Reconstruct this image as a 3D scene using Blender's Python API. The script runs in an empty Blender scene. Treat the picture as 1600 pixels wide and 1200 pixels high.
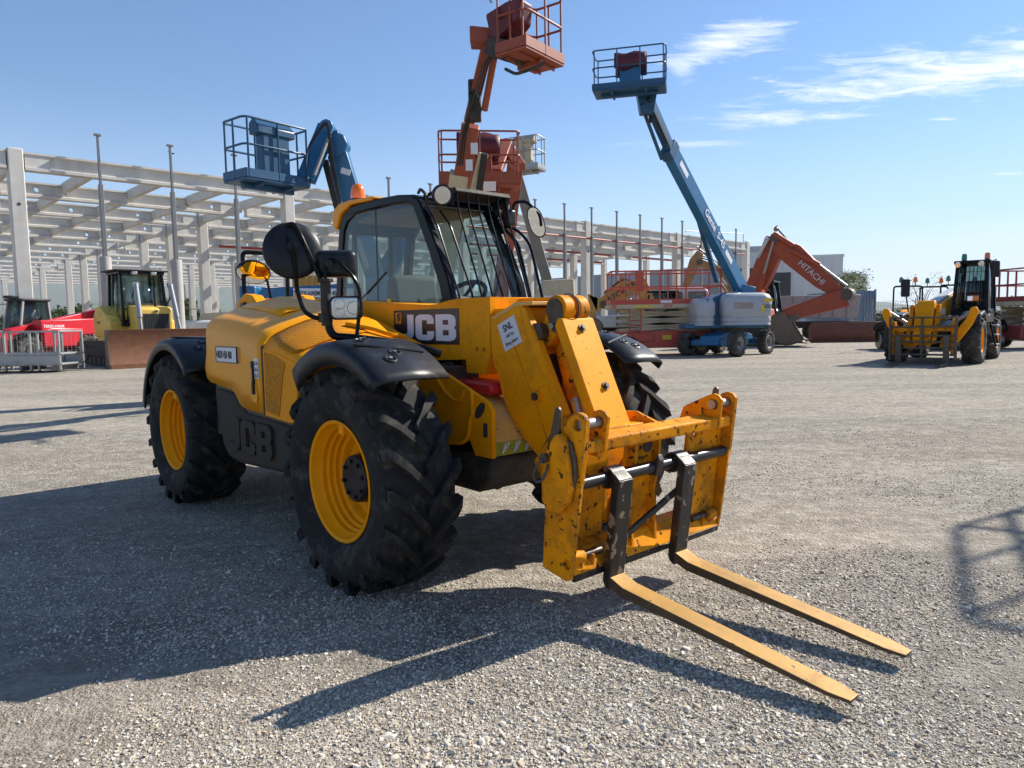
import bpy, bmesh, math, random
from math import sin, cos, pi, radians as R, sqrt, atan2
from mathutils import Vector as V, Matrix, noise as mnoise, geometry as mgeo
random.seed(7)
SC = bpy.context.scene
COL = SC.collection

# ---------------------------------------------------------------- camera, sky, sun
cam_d = bpy.data.cameras.new('camera'); cam = bpy.data.objects.new('camera', cam_d); COL.objects.link(cam)
cam_d.sensor_width = 36; cam_d.lens = 1130.64 / 1600 * 36; cam_d.clip_start = .05; cam_d.clip_end = 30000
cam.matrix_world = Matrix.Translation((0, 0, 1.4253)) @ Matrix.Rotation(pi / 2 - .08563, 4, 'X') @ Matrix.Rotation(-.01635, 4, 'Z')
SC.camera = cam
SUN_EL, SUN_AZ = R(37.5), R(59.7)          # azimuth measured clockwise from the view direction (+Y)
sun_d = bpy.data.lights.new('sun', 'SUN'); sun_d.energy = 5.0; sun_d.angle = R(.55); sun_d.color = (1, .94, .84)
sun = bpy.data.objects.new('sun', sun_d); COL.objects.link(sun)
sun.rotation_euler = V((sin(SUN_AZ) * cos(SUN_EL), cos(SUN_AZ) * cos(SUN_EL), sin(SUN_EL))).to_track_quat('Z', 'Y').to_euler()
CY = SC.cycles; CY.max_bounces = 6; CY.diffuse_bounces = 3; CY.glossy_bounces = 3; CY.transmission_bounces = 4; CY.transparent_max_bounces = 16; CY.volume_bounces = 0; CY.caustics_reflective = False; CY.caustics_refractive = False
VS = SC.view_settings; VS.view_transform = 'Standard'; VS.look = 'None'; VS.exposure = 0.74; VS.gamma = 1

def world():
    w = bpy.data.worlds.new('World'); SC.world = w; w.use_nodes = True
    nt = w.node_tree; N = nt.nodes; L = nt.links; bg = N['Background']
    def nd(t, **k):
        n = N.new(t)
        for a, b in k.items(): setattr(n, a, b)
        return n
    sky = nd('ShaderNodeTexSky', sky_type='NISHITA', sun_disc=False, sun_elevation=SUN_EL, sun_rotation=SUN_AZ,
             altitude=300, air_density=1.0, dust_density=.1, ozone_density=6.0)
    tc = nd('ShaderNodeTexCoord'); sep = nd('ShaderNodeSeparateXYZ'); L.new(tc.outputs['Generated'], sep.inputs[0])
    def M(op, a, b=None, c=None):
        n = nd('ShaderNodeMath', operation=op)
        for i, x in enumerate((a, b, c)):
            if x is None: continue
            if isinstance(x, (int, float)): n.inputs[i].default_value = x
            else: L.new(x, n.inputs[i])
        return n.outputs[0]
    x, y, z = sep.outputs
    # a flat cloud deck far above: the direction is projected onto it, so the clouds thin out towards the horizon
    zz = M('MAXIMUM', M('ADD', z, .06), .02)
    px, py = M('DIVIDE', x, zz), M('DIVIDE', y, zz)
    cmb = nd('ShaderNodeCombineXYZ'); L.new(px, cmb.inputs[0]); L.new(py, cmb.inputs[1])
    def noise(scale, det, rough, vec, dist=0, lac=2.1):
        n = nd('ShaderNodeTexNoise'); n.inputs['Scale'].default_value = scale; n.inputs['Detail'].default_value = det
        n.inputs['Roughness'].default_value = rough; n.inputs['Distortion'].default_value = dist; n.inputs['Lacunarity'].default_value = lac
        L.new(vec, n.inputs['Vector']); return n.outputs['Fac']
    mp = nd('ShaderNodeMapping'); mp.inputs['Rotation'].default_value = (0, 0, R(22)); mp.inputs['Scale'].default_value = (.62, 1.5, 1)
    L.new(cmb.outputs[0], mp.inputs['Vector'])
    fine = noise(5.5, 8, .72, mp.outputs[0], .6)
    def blob(cx, cy, ang, rx, ry, gain):
        # one patch of cirrus at its own place on the deck: soft ellipse, broken up by the fine noise
        dx, dy = M('SUBTRACT', px, cx), M('SUBTRACT', py, cy); c, s = cos(ang), sin(ang)
        u = M('DIVIDE', M('ADD', M('MULTIPLY', dx, c), M('MULTIPLY', dy, s)), rx)
        v = M('DIVIDE', M('SUBTRACT', M('MULTIPLY', dy, c), M('MULTIPLY', dx, s)), ry)
        e = M('SUBTRACT', 1, M('SQRT', M('ADD', M('MULTIPLY', u, u), M('MULTIPLY', v, v))))
        n = nd('ShaderNodeMapRange', clamp=True); L.new(M('ADD', M('MULTIPLY', e, .55), M('MULTIPLY', M('SUBTRACT', fine, .5), 2.1)), n.inputs[0])
        n.inputs[1].default_value = .0; n.inputs[2].default_value = .55; n.inputs[3].default_value = 0; n.inputs[4].default_value = gain
        return n.outputs[0]
    fac = None
    for b in CLOUDS:
        o = blob(*b); fac = o if fac is None else M('MAXIMUM', fac, o)
    # low bank of distant cumulus and haze on the right-hand horizon
    low = nd('ShaderNodeMapping'); low.inputs['Scale'].default_value = (5, 5, 26); L.new(tc.outputs['Generated'], low.inputs['Vector'])
    ln = noise(1.3, 4, .6, low.outputs[0])
    band = nd('ShaderNodeMapRange', clamp=True); L.new(M('ADD', z, M('MULTIPLY', M('SUBTRACT', ln, .5), -.075)), band.inputs[0])
    band.inputs[1].default_value = .118; band.inputs[2].default_value = .035; band.inputs[3].default_value = 0; band.inputs[4].default_value = .42
    side = nd('ShaderNodeMapRange', clamp=True); L.new(x, side.inputs[0]); side.inputs[1].default_value = .02; side.inputs[2].default_value = .42
    fac = M('MAXIMUM', fac, M('MULTIPLY', band.outputs[0], side.outputs[0]))
    hz = nd('ShaderNodeMapRange', clamp=True, interpolation_type='SMOOTHSTEP'); L.new(z, hz.inputs[0]); hz.inputs[1].default_value = .30; hz.inputs[2].default_value = -.03; hz.inputs[3].default_value = 0; hz.inputs[4].default_value = .75
    hx = nd('ShaderNodeMix', data_type='RGBA'); L.new(hz.outputs[0], hx.inputs[0]); tn = nd('ShaderNodeMix', data_type='RGBA', blend_type='MULTIPLY'); tn.inputs[0].default_value = 1; L.new(sky.outputs[0], tn.inputs[6]); tn.inputs[7].default_value = (.90, 1.0, 1.03, 1); L.new(tn.outputs[2], hx.inputs[6]); hx.inputs[7].default_value = (4.4, 5.5, 6.5, 1)
    rgb = nd('ShaderNodeMix', data_type='RGBA'); rgb.inputs[7].default_value = (7.6, 7.9, 8.2, 1)
    L.new(fac, rgb.inputs[0]); L.new(hx.outputs[2], rgb.inputs[6]); L.new(rgb.outputs[2], bg.inputs['Color'])
    bg.inputs['Strength'].default_value = .094
    w.cycles.sampling_method = 'MANUAL'; w.cycles.sample_map_resolution = 512
# cirrus patches: (x, y on the deck, turn, half length, half width, density)
CLOUDS = [(.67, 2.32, R(-38), .21, .14, .8), (.58, 2.5, R(70), .16, .05, .5), (1.05, 3.01, R(-5), .30, .11, .7), (1.58, 2.50, R(-24), .70, .27, .9), (1.12, 2.6, R(-30), .22, .06, .35), (1.76, 3.0, 0, .07, .025, .6),
          (.85, 3.35, R(0), .36, .06, .35), (2.57, 3.8, 0, .12, .04, .5), (-3, -2, .4, 1.5, .6, .6)]
world()

# ---------------------------------------------------------------- materials
MATS = {}
def mat(name, col, rough=.5, metal=0, var=.12, vs=6, dirt=None, dirt_a=.5, ds=3, chip=None, chip_a=.0, cs=28, bump=0, bs=120, spec=.5, coat=0, streak=0, edge=0):
    """Principled paint/plastic/metal: colour variation, patches of dirt, chips of bare metal or rust, fine relief."""
    if name in MATS: return MATS[name]
    m = bpy.data.materials.new(name); MATS[name] = m; m.use_nodes = True
    nt = m.node_tree; N = nt.nodes; L = nt.links; b = N['Principled BSDF']
    b.inputs['Roughness'].default_value = rough; b.inputs['Metallic'].default_value = metal
    b.inputs['Specular IOR Level'].default_value = spec; b.inputs['Coat Weight'].default_value = coat; b.inputs['Coat Roughness'].default_value = .08
    tc = N.new('ShaderNodeTexCoord'); oi = N.new('ShaderNodeObjectInfo')
    off = N.new('ShaderNodeVectorMath'); off.operation = 'MULTIPLY_ADD'; off.inputs[1].default_value = (1, 1, 1)
    sc = N.new('ShaderNodeVectorMath'); sc.operation = 'SCALE'; sc.inputs['Scale'].default_value = 7.3
    cb = N.new('ShaderNodeCombineXYZ')
    for i in range(3): L.new(oi.outputs['Random'], cb.inputs[i])
    L.new(cb.outputs[0], sc.inputs[0]); L.new(tc.outputs['Object'], off.inputs[0]); L.new(sc.outputs[0], off.inputs[2])
    def noise(s, det=6, rg=.6, st=0):
        n = N.new('ShaderNodeTexNoise'); n.inputs['Scale'].default_value = s; n.inputs['Detail'].default_value = det; n.inputs['Roughness'].default_value = rg
        if st:
            mp = N.new('ShaderNodeMapping'); mp.inputs['Scale'].default_value = (1, 1, .18); L.new(off.outputs[0], mp.inputs[0]); L.new(mp.outputs[0], n.inputs['Vector'])
        else: L.new(off.outputs[0], n.inputs['Vector'])
        return n.outputs['Fac']
    def rng(x, a, c, lo=0, hi=1):
        r = N.new('ShaderNodeMapRange'); L.new(x, r.inputs[0]); r.inputs[1].default_value = a; r.inputs[2].default_value = c; r.inputs[3].default_value = lo; r.inputs[4].default_value = hi
        return r.outputs[0]
    def mix(f, a, c):
        x = N.new('ShaderNodeMix'); x.data_type = 'RGBA'; L.new(f, x.inputs[0])
        for i, k in ((6, a), (7, c)):
            if isinstance(k, tuple): x.inputs[i].default_value = (*k, 1)
            else: L.new(k, x.inputs[i])
        return x.outputs[2]
    c = tuple(col)
    out = mix(rng(noise(vs), .3, .7), tuple(k * (1 - var) for k in c), tuple(min(1, k * (1 + var)) for k in c))
    rg = None
    if dirt:
        f = rng(noise(ds, 9, .68, streak), .62 - dirt_a * .3, .78 - dirt_a * .15, 0, min(.92, .35 + dirt_a))
        out = mix(f, out, tuple(dirt)); rg = rng(f, 0, 1, rough, min(1, rough + .3))
    if chip:
        f = rng(noise(cs, 5, .55), .73 - chip_a * .22, .75 - chip_a * .22)
        out = mix(f, out, tuple(chip))
    if edge:
        # paint rubbed through along exposed edges: rounded-edge normal against the true one, broken up by noise
        bv = N.new('ShaderNodeBevel'); bv.samples = 3; bv.inputs['Radius'].default_value = edge; ge = N.new('ShaderNodeNewGeometry')
        dp = N.new('ShaderNodeVectorMath'); dp.operation = 'DOT_PRODUCT'; L.new(bv.outputs[0], dp.inputs[0]); L.new(ge.outputs['Normal'], dp.inputs[1])
        e1 = rng(dp.outputs['Value'], .985, .86); nn = rng(noise(55, 5, .65), .36, .62); mm = N.new('ShaderNodeMath'); mm.operation = 'MULTIPLY'; L.new(e1, mm.inputs[0]); L.new(nn, mm.inputs[1])
        out = mix(mm.outputs[0], out, (.085, .055, .035))
    L.new(out, b.inputs['Base Color'])
    if rg: L.new(rg, b.inputs['Roughness'])
    if bump:
        bp = N.new('ShaderNodeBump'); bp.inputs['Strength'].default_value = bump; bp.inputs['Distance'].default_value = .01
        L.new(noise(bs, 4), bp.inputs['Height']); L.new(bp.outputs[0], b.inputs['Normal'])
    return m
def glass(name, tint, refl=1.0):
    if name in MATS: return MATS[name]
    m = bpy.data.materials.new(name); MATS[name] = m; m.use_nodes = True
    nt = m.node_tree; N = nt.nodes; L = nt.links; N.remove(N['Principled BSDF']); o = N['Material Output']
    t = N.new('ShaderNodeBsdfTransparent'); t.inputs[0].default_value = (*tint, 1)
    g = N.new('ShaderNodeBsdfGlossy'); g.inputs['Roughness'].default_value = .02
    fr = N.new('ShaderNodeLayerWeight'); fr.inputs[0].default_value = .5
    pw = N.new('ShaderNodeMath'); pw.operation = 'POWER'; pw.inputs[1].default_value = 4.5; L.new(fr.outputs['Facing'], pw.inputs[0])
    mu = N.new('ShaderNodeMath'); mu.operation = 'MULTIPLY_ADD'; mu.inputs[1].default_value = refl * .8; mu.inputs[2].default_value = .045 * refl; mu.use_clamp = True; L.new(pw.outputs[0], mu.inputs[0])
    x = N.new('ShaderNodeMixShader'); L.new(mu.outputs[0], x.inputs[0]); L.new(t.outputs[0], x.inputs[1]); L.new(g.outputs[0], x.inputs[2]); L.new(x.outputs[0], o.inputs[0])
    return m
BROWN = (.16, .11, .065); DARKRUST = (.045, .028, .018); DUST = (.34, .29, .22)
def mk():
    mat('yellow', (.86, .315, .002), .5, dirt=(.34, .17, .02), dirt_a=.2, ds=4, chip=DARKRUST, chip_a=.1, cs=45, coat=0, var=.06, spec=.12)
    mat('hood_yellow', (.88, .345, .003), .38, dirt=(.62, .28, .02), dirt_a=.2, ds=2, coat=.12, var=.05, spec=.2)
    mat('worn_yellow', (.84, .30, .002), .5, spec=.12, dirt=(.20, .09, .018), dirt_a=.62, ds=5, chip=(.06, .032, .016), chip_a=.5, cs=26, edge=.014, var=.1, bump=.15, bs=60)
    mat('boom_yellow', (.90, .335, .002), .5, spec=.12, dirt=(.40, .18, .02), dirt_a=.32, ds=4, chip=(.09, .045, .018), chip_a=.24, cs=40, edge=.010, var=.07)
    mat('dusty_yellow', (.80, .42, .09), .55, dirt=(.52, .38, .2), dirt_a=.4, ds=9, chip=DARKRUST, chip_a=.28, cs=30)
    mat('rim_yellow', (.95, .35, .001), .5, spec=.12, dirt=(.42, .2, .02), dirt_a=.15, ds=5, var=.05)
    mat('rubber', (.017, .0165, .016), .85, dirt=(.12, .105, .085), dirt_a=.4, ds=9, var=.25, bump=.25, bs=160, spec=.3)
    mat('far_rubber', (.045, .042, .038), .85, dirt=(.15, .135, .115), dirt_a=.5, ds=3)
    mat('black_plastic', (.012, .013, .016), .38, spec=.3, dirt=(.07, .07, .07), dirt_a=.22, ds=8, bump=.08, bs=220)
    mat('black_paint', (.005, .0052, .006), .22, spec=.16, dirt=(.05, .045, .04), dirt_a=.15, ds=8, var=.2)
    mat('dirty_black', (.03, .026, .023), .7, dirt=(.13, .10, .075), dirt_a=.45, ds=5, bump=.4, bs=40)
    mat('skirt_grey', (.042, .036, .030), .75, spec=.25, dirt=(.10, .055, .035), dirt_a=.45, ds=5, chip=(.2, .19, .17), chip_a=.08, cs=25, streak=0, bump=.12)
    mat('steel', (.36, .34, .31), .42, .9, dirt=(.2, .15, .1), dirt_a=.4, ds=12)
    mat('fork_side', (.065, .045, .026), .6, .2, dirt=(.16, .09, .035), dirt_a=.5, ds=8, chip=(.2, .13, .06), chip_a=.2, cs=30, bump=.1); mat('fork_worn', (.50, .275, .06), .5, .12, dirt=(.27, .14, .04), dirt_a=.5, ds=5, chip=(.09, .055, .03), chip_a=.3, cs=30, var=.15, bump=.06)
    mat('fork_black', (.020, .018, .017), .42, .2, dirt=(.12, .10, .08), dirt_a=.42, ds=10, chip=(.27, .215, .15), chip_a=.58, cs=18, bump=.15, streak=1)
    mat('pin_steel', (.10, .085, .07), .45, .7, dirt=(.12, .07, .04), dirt_a=.5, ds=14)
    mat('rod_black', (.022, .022, .023), .35, .3, dirt=(.08, .07, .06), dirt_a=.3, ds=12)
    mat('white', (.72, .73, .74), .45, var=.04); mat('decal_white', (.66, .67, .70), .4, var=.03); mat('decal_black', (.016, .016, .018), .35, var=.1)
    mat('decal_orange', (.75, .27, .01), .4); mat('text_black', (.02, .02, .02), .5); mat('text_white', (.75, .76, .8), .4, var=.03)
    mat('red_part', (.55, .02, .018), .35, dirt=(.2, .05, .03), dirt_a=.2)
    mat('seat_cloth', (.14, .132, .12), .8, var=.12, bump=.2); mat('interior', (.035, .036, .04), .6, var=.2); mat('lining', (.25, .16, .10), .7)
    mat('hivis', (.42, .40, .02), .5, dirt=(.25, .18, .05), dirt_a=.55, ds=14, chip=DARKRUST, chip_a=.3)
    mat('lamp_silver', (.75, .76, .78), .12, 1, var=.1, vs=30); mat('mirror_glass', (.82, .84, .85), .03, 1, var=.01)
    glass('cab_glass', (.78, .84, .83), .9); glass('screen_glass', (.76, .88, .87), 1.0); glass('lens_glass', (.9, .92, .93), 1.2); glass('far_glass', (.62, .70, .70), 1.4)
    mat('amber', (.85, .19, .008), .18, coat=.6, var=.1, vs=40); mat('green_lens', (.01, .22, .13), .2, coat=.5); 
    mat('genie_blue', (.016, .125, .27), .36, dirt=(.12, .17, .22), dirt_a=.22, ds=2.5, chip=(.05, .05, .05), chip_a=.06, var=.1)
    mat('genie_deep', (.010, .070, .155), .4, dirt=(.08, .11, .14), dirt_a=.25, ds=2.5, var=.1)
    mat('lift_orange', (.29, .058, .022), .5, dirt=(.26, .10, .05), dirt_a=.4, ds=2.5, chip=(.1, .05, .03), chip_a=.1, var=.12)
    mat('scissor_red', (.52, .075, .042), .5, dirt=(.3, .12, .08), dirt_a=.3, ds=2, var=.1)
    mat('deep_red', (.28, .03, .03), .5, dirt=(.2, .08, .06), dirt_a=.3, ds=2)
    mat('bright_red', (.55, .012, .025), .35, dirt=(.3, .05, .04), dirt_a=.15, ds=2)
    mat('cream', (.52, .45, .31), .55, dirt=(.3, .22, .13), dirt_a=.4, ds=3)
    mat('maroon_cover', (.10, .008, .018), .55, bump=.5, bs=9, var=.3)
    mat('hood_grey', (.40, .43, .46), .38, dirt=(.25, .25, .25), dirt_a=.15, ds=2, var=.05)
    mat('digger_orange', (.36, .055, .018), .5, dirt=(.28, .11, .05), dirt_a=.4, ds=1.6, chip=(.06, .04, .03), chip_a=.12, cs=10, var=.14)
    mat('digger_tan', (.30, .15, .05), .5, dirt=(.22, .12, .05), dirt_a=.4, ds=2); mat('digger_yellow', (.50, .27, .055), .5, dirt=(.30, .18, .07), dirt_a=.4, ds=2, chip=(.06, .04, .03), chip_a=.12, cs=10)
    mat('dozer_yellow', (.80, .52, .09), .42, dirt=(.40, .29, .12), dirt_a=.3, ds=2.5, var=.08)
    mat('blade_brown', (.20, .085, .045), .6, dirt=(.30, .13, .045), dirt_a=.35, ds=1.4, chip=(.2, .17, .15), chip_a=.1, cs=6, var=.2, metal=.2)
    mat('rusty_brown', (.15, .055, .035), .75, dirt=(.2, .09, .05), dirt_a=.4, ds=1.5, var=.2)
    mat('bucket_steel', (.16, .12, .09), .5, .5, dirt=(.25, .19, .13), dirt_a=.5, ds=2, var=.2)
    mat('track_steel', (.10, .085, .07), .7, .3, dirt=(.2, .14, .09), dirt_a=.5, ds=5)
    mat('galv', (.36, .36, .355), .45, .5, dirt=(.22, .2, .17), dirt_a=.35, ds=3, var=.1)
    mat('concrete', (.60, .575, .525), .85, dirt=(.46, .435, .385), dirt_a=.42, ds=.9, var=.08, vs=2.5, bump=.1, bs=30, streak=1)
    mat('concrete_pier', (.40, .385, .36), .88, dirt=(.28, .265, .24), dirt_a=.45, ds=1.5, var=.1, vs=3)
    mat('post_steel', (.20, .205, .21), .5, .4, var=.12, vs=2)
    mat('pipe_red', (.36, .06, .045), .5); mat('hall_grey', (.30, .32, .345), .6, var=.04, vs=.2); mat('hall_white', (.52, .54, .56), .6, var=.04, vs=.2)
    mat('hall_dark', (.035, .036, .038), .6); mat('plaster', (.42, .40, .36), .8, dirt=(.3, .28, .25), dirt_a=.3, ds=.5)
    mat('container_blue', (.13, .19, .27), .55, dirt=(.35, .38, .4), dirt_a=.5, ds=.8); mat('truck_grey', (.33, .27, .255), .6, dirt=(.3, .22, .16), dirt_a=.4, ds=1.2)
    mat('cabin_white', (.58, .58, .56), .4, dirt=(.4, .36, .3), dirt_a=.3, ds=2); mat('beige', (.48, .41, .28), .6, dirt=(.35, .28, .18), dirt_a=.4, ds=2)
    mat('bark', (.10, .075, .055), .9, var=.3); mat('bollard_yellow', (.62, .40, .02), .5); mat('hose', (.012, .012, .012), .45)
    mat('warn_yellow', (.70, .50, .03), .5); mat('stripe_red', (.5, .05, .04), .5); mat('grey_cylinder', (.30, .31, .32), .35, .3, dirt=(.2, .18, .15), dirt_a=.3)
mk()

# ---------------------------------------------------------------- mesh helpers
AX = {'x': (1, 2, 0), 'y': (0, 2, 1), 'z': (0, 1, 2)}
class MB:
    def __init__(s): s.v = []; s.f = []
    def add(s, vs, fs):
        o = len(s.v); s.v += [tuple(v) for v in vs]; s.f += [tuple(i + o for i in f) for f in fs]; return s
    def bx(s, x0, x1, y0, y1, z0, z1):
        v = [(x, y, z) for x in (x0, x1) for y in (y0, y1) for z in (z0, z1)]
        return s.add(v, [(0, 1, 3, 2), (4, 6, 7, 5), (0, 4, 5, 1), (2, 3, 7, 6), (0, 2, 6, 4), (1, 5, 7, 3)])
    def prism(s, poly, ax, a, b, holes=()):
        i, j, k = AX[ax]; n = len(poly)
        def P(p, t): r = [0, 0, 0]; r[i] = p[0]; r[j] = p[1]; r[k] = t; return tuple(r)
        loops = [list(poly)] + [list(h) for h in holes]; flat = [p for l in loops for p in l]; m = len(flat)
        vs = [P(p, a) for p in flat] + [P(p, b) for p in flat]; fs = []
        if holes:
            for t in mgeo.tessellate_polygon([[V((p[0], p[1], 0)) for p in l] for l in loops]):
                fs.append(tuple(t)); fs.append(tuple(q + m for q in t[::-1]))
        else: fs += [tuple(range(n)), tuple(range(2 * n - 1, n - 1, -1))]
        o = 0
        for l in loops:
            c = len(l)
            for q in range(c): r_ = (q + 1) % c; fs.append((o + q, o + r_, o + r_ + m, o + q + m))
            o += c
        return s.add(vs, fs)
    def beam(s, p, q, w, h, up=(0, 0, 1), w2=None, h2=None):
        """rectangular bar from p to q; w across, h along 'up'"""
        p, q = V(p), V(q); d = (q - p).normalized(); u = V(up)
        if abs(d.dot(u)) > .98: u = V((1, 0, 0))
        sd = d.cross(u).normalized(); u = sd.cross(d)
        vs = []
        for c, ww, hh in ((p, w, h), (q, w2 or w, h2 or h)):
            for a, b in ((-1, -1), (1, -1), (1, 1), (-1, 1)): vs.append(c + sd * a * ww / 2 + u * b * hh / 2)
        return s.add(vs, [(3, 2, 1, 0), (4, 5, 6, 7), (0, 1, 5, 4), (1, 2, 6, 5), (2, 3, 7, 6), (3, 0, 4, 7)])
    def tube(s, pts, r, n=8, closed=False):
        pts = [V(p) for p in pts]; m = len(pts); rs = r if isinstance(r, (list, tuple)) else [r] * m
        vs = []; nrm = None
        for i in range(m):
            if closed: t = (pts[(i + 1) % m] - pts[i - 1]).normalized()
            else: t = (pts[min(i + 1, m - 1)] - pts[max(i - 1, 0)]).normalized()
            if nrm is None:
                nrm = t.cross(V((0, 0, 1)))
                if nrm.length < .05: nrm = t.cross(V((1, 0, 0)))
                nrm.normalize()
            else:
                nrm = (nrm - t * nrm.dot(t)); nrm.normalize()
            b = t.cross(nrm)
            for k in range(n): a = 2 * pi * k / n; vs.append(pts[i] + (nrm * cos(a) + b * sin(a)) * rs[i])
        fs = []
        for i in range(m if closed else m - 1):
            a, b = i * n, ((i + 1) % m) * n
            for k in range(n): k2 = (k + 1) % n; fs.append((a + k, a + k2, b + k2, b + k))
        if not closed: fs += [tuple(range(n - 1, -1, -1)), tuple((m - 1) * n + k for k in range(n))]
        return s.add(vs, fs)
    def cyl(s, p, q, r, n=16, r2=None): return s.tube([p, q], [r, r2 if r2 is not None else r], n)
    def lathe(s, prof, c=(0, 0, 0), ax='y', n=32, a0=0, a1=2 * pi):
        i, j, k = AX[ax]; full = abs(a1 - a0 - 2 * pi) < 1e-6; m = n if full else n + 1; vs = []
        for t in range(m):
            a = a0 + (a1 - a0) * t / n
            for w, r in prof:
                p = [0, 0, 0]; p[i] = c[i] + r * cos(a); p[j] = c[j] + r * sin(a); p[k] = c[k] + w; vs.append(tuple(p))
        L_ = len(prof); fs = []
        for t in range(n):
            t2 = (t + 1) % m
            for q in range(L_ - 1): fs.append((t * L_ + q, t2 * L_ + q, t2 * L_ + q + 1, t * L_ + q + 1))
        return s.add(vs, fs)
    def loft(s, secs, closed=False, cap=False):
        n = len(secs[0]); vs = [p for q in secs for p in q]; fs = []
        for i in range(len(secs) - 1):
            for k in range(n if closed else n - 1): k2 = (k + 1) % n; fs.append((i * n + k, i * n + k2, (i + 1) * n + k2, (i + 1) * n + k))
        if cap: fs += [tuple(range(n - 1, -1, -1)), tuple((len(secs) - 1) * n + k for k in range(n))]
        return s.add(vs, fs)
    def xf(s, M): s.v = [tuple(M @ V(p)) for p in s.v]; return s
    def build(s, name, m, parent=None, bev=0, seg=2, sharp=38, solid=0, label=None, kind=None):
        me = bpy.data.meshes.new(name); me.from_pydata(s.v, [], s.f)
        bm = bmesh.new(); bm.from_mesh(me); bmesh.ops.recalc_face_normals(bm, faces=bm.faces); bm.to_mesh(me); bm.free()
        me.polygons.foreach_set('use_smooth', [True] * len(me.polygons)); me.set_sharp_from_angle(angle=R(sharp))
        me.materials.append(MATS[m] if isinstance(m, str) else m)
        o = bpy.data.objects.new(name, me); COL.objects.link(o)
        if parent: o.parent = parent
        if solid:
            md = o.modifiers.new('solid', 'SOLIDIFY'); md.thickness = solid; md.offset = -1
        if bev:
            md = o.modifiers.new('bevel', 'BEVEL'); md.width = bev; md.segments = seg; md.limit_method = 'ANGLE'; md.angle_limit = R(35); md.harden_normals = False
        if label: o['label'] = label
        if kind: o['kind'] = kind
        return o
def thing(name, label, cat, loc=(0, 0, 0), rotz=0, group=None):
    o = bpy.data.objects.new(name, None); COL.objects.link(o); o.location = loc; o.rotation_euler = (0, 0, rotz); o.empty_display_size = .2
    return tag(o, label, cat, group)
def tag(o, label, cat, group=None):
    o['label'] = label; o['category'] = cat
    if group: o['group'] = group
    return o
def hub(name, parent, loc=(0, 0, 0), rot=(0, 0, 0)):
    o = bpy.data.objects.new(name, None); COL.objects.link(o); o.parent = parent; o.location = loc; o.rotation_euler = rot; o.empty_display_size = .1; return o
def circle(cx, cy, r, n=14, a0=0, a1=2 * pi): return [(cx + r * cos(a0 + (a1 - a0) * i / n), cy + r * sin(a0 + (a1 - a0) * i / n)) for i in range(n + (abs(a1 - a0 - 2 * pi) > 1e-6))]
def rrect(x0, x1, y0, y1, r, n=4):
    out = []
    for cx, cy, a in ((x1 - r, y1 - r, 0), (x0 + r, y1 - r, pi / 2), (x0 + r, y0 + r, pi), (x1 - r, y0 + r, 3 * pi / 2)):
        out += [(cx + r * cos(a + pi / 2 * i / n), cy + r * sin(a + pi / 2 * i / n)) for i in range(n + 1)]
    return out
def arc3(c, r, a0, a1, n, ax='y'):
    i, j, k = AX[ax]; out = []
    for t in range(n + 1):
        a = a0 + (a1 - a0) * t / n; p = list(c); p[i] += r * cos(a); p[j] += r * sin(a); out.append(tuple(p))
    return out
def bend(pts, r, n=5):
    """round the corners of a polyline with radius r"""
    P = [V(p) for p in pts]; out = [P[0]]
    for a, b, c in zip(P, P[1:], P[2:]):
        d1 = (a - b); d2 = (c - b); k = min(r, d1.length * .45, d2.length * .45); p = b + d1.normalized() * k; q = b + d2.normalized() * k
        for i in range(n + 1): t = i / n; out.append(p * (1 - t) ** 2 + b * 2 * t * (1 - t) + q * t * t)
    return out + [P[-1]]
def text(name, s, m, parent, origin, xdir, ydir, size, depth=.002, bold=0, align='LEFT', sx=1):
    cu = bpy.data.curves.new('lettering', 'FONT'); cu.body = s; cu.size = size; cu.extrude = depth / 2; cu.offset = bold; cu.align_x = align; cu.resolution_u = 3
    t = bpy.data.objects.new('lettering', cu); COL.objects.link(t); bpy.context.view_layer.update()
    me = bpy.data.meshes.new_from_object(t.evaluated_get(bpy.context.evaluated_depsgraph_get())); bpy.data.objects.remove(t)
    X = V(xdir).normalized(); Y = V(ydir); Y = (Y - X * Y.dot(X)).normalized(); Z = X.cross(Y)
    Mx = Matrix(((X.x * sx, Y.x, Z.x, origin[0]), (X.y * sx, Y.y, Z.y, origin[1]), (X.z * sx, Y.z, Z.z, origin[2]), (0, 0, 0, 1)))
    me.transform(Mx); me.materials.clear(); me.materials.append(MATS[m])
    o = bpy.data.objects.new(name, me); COL.objects.link(o); o.parent = parent; return o
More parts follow.
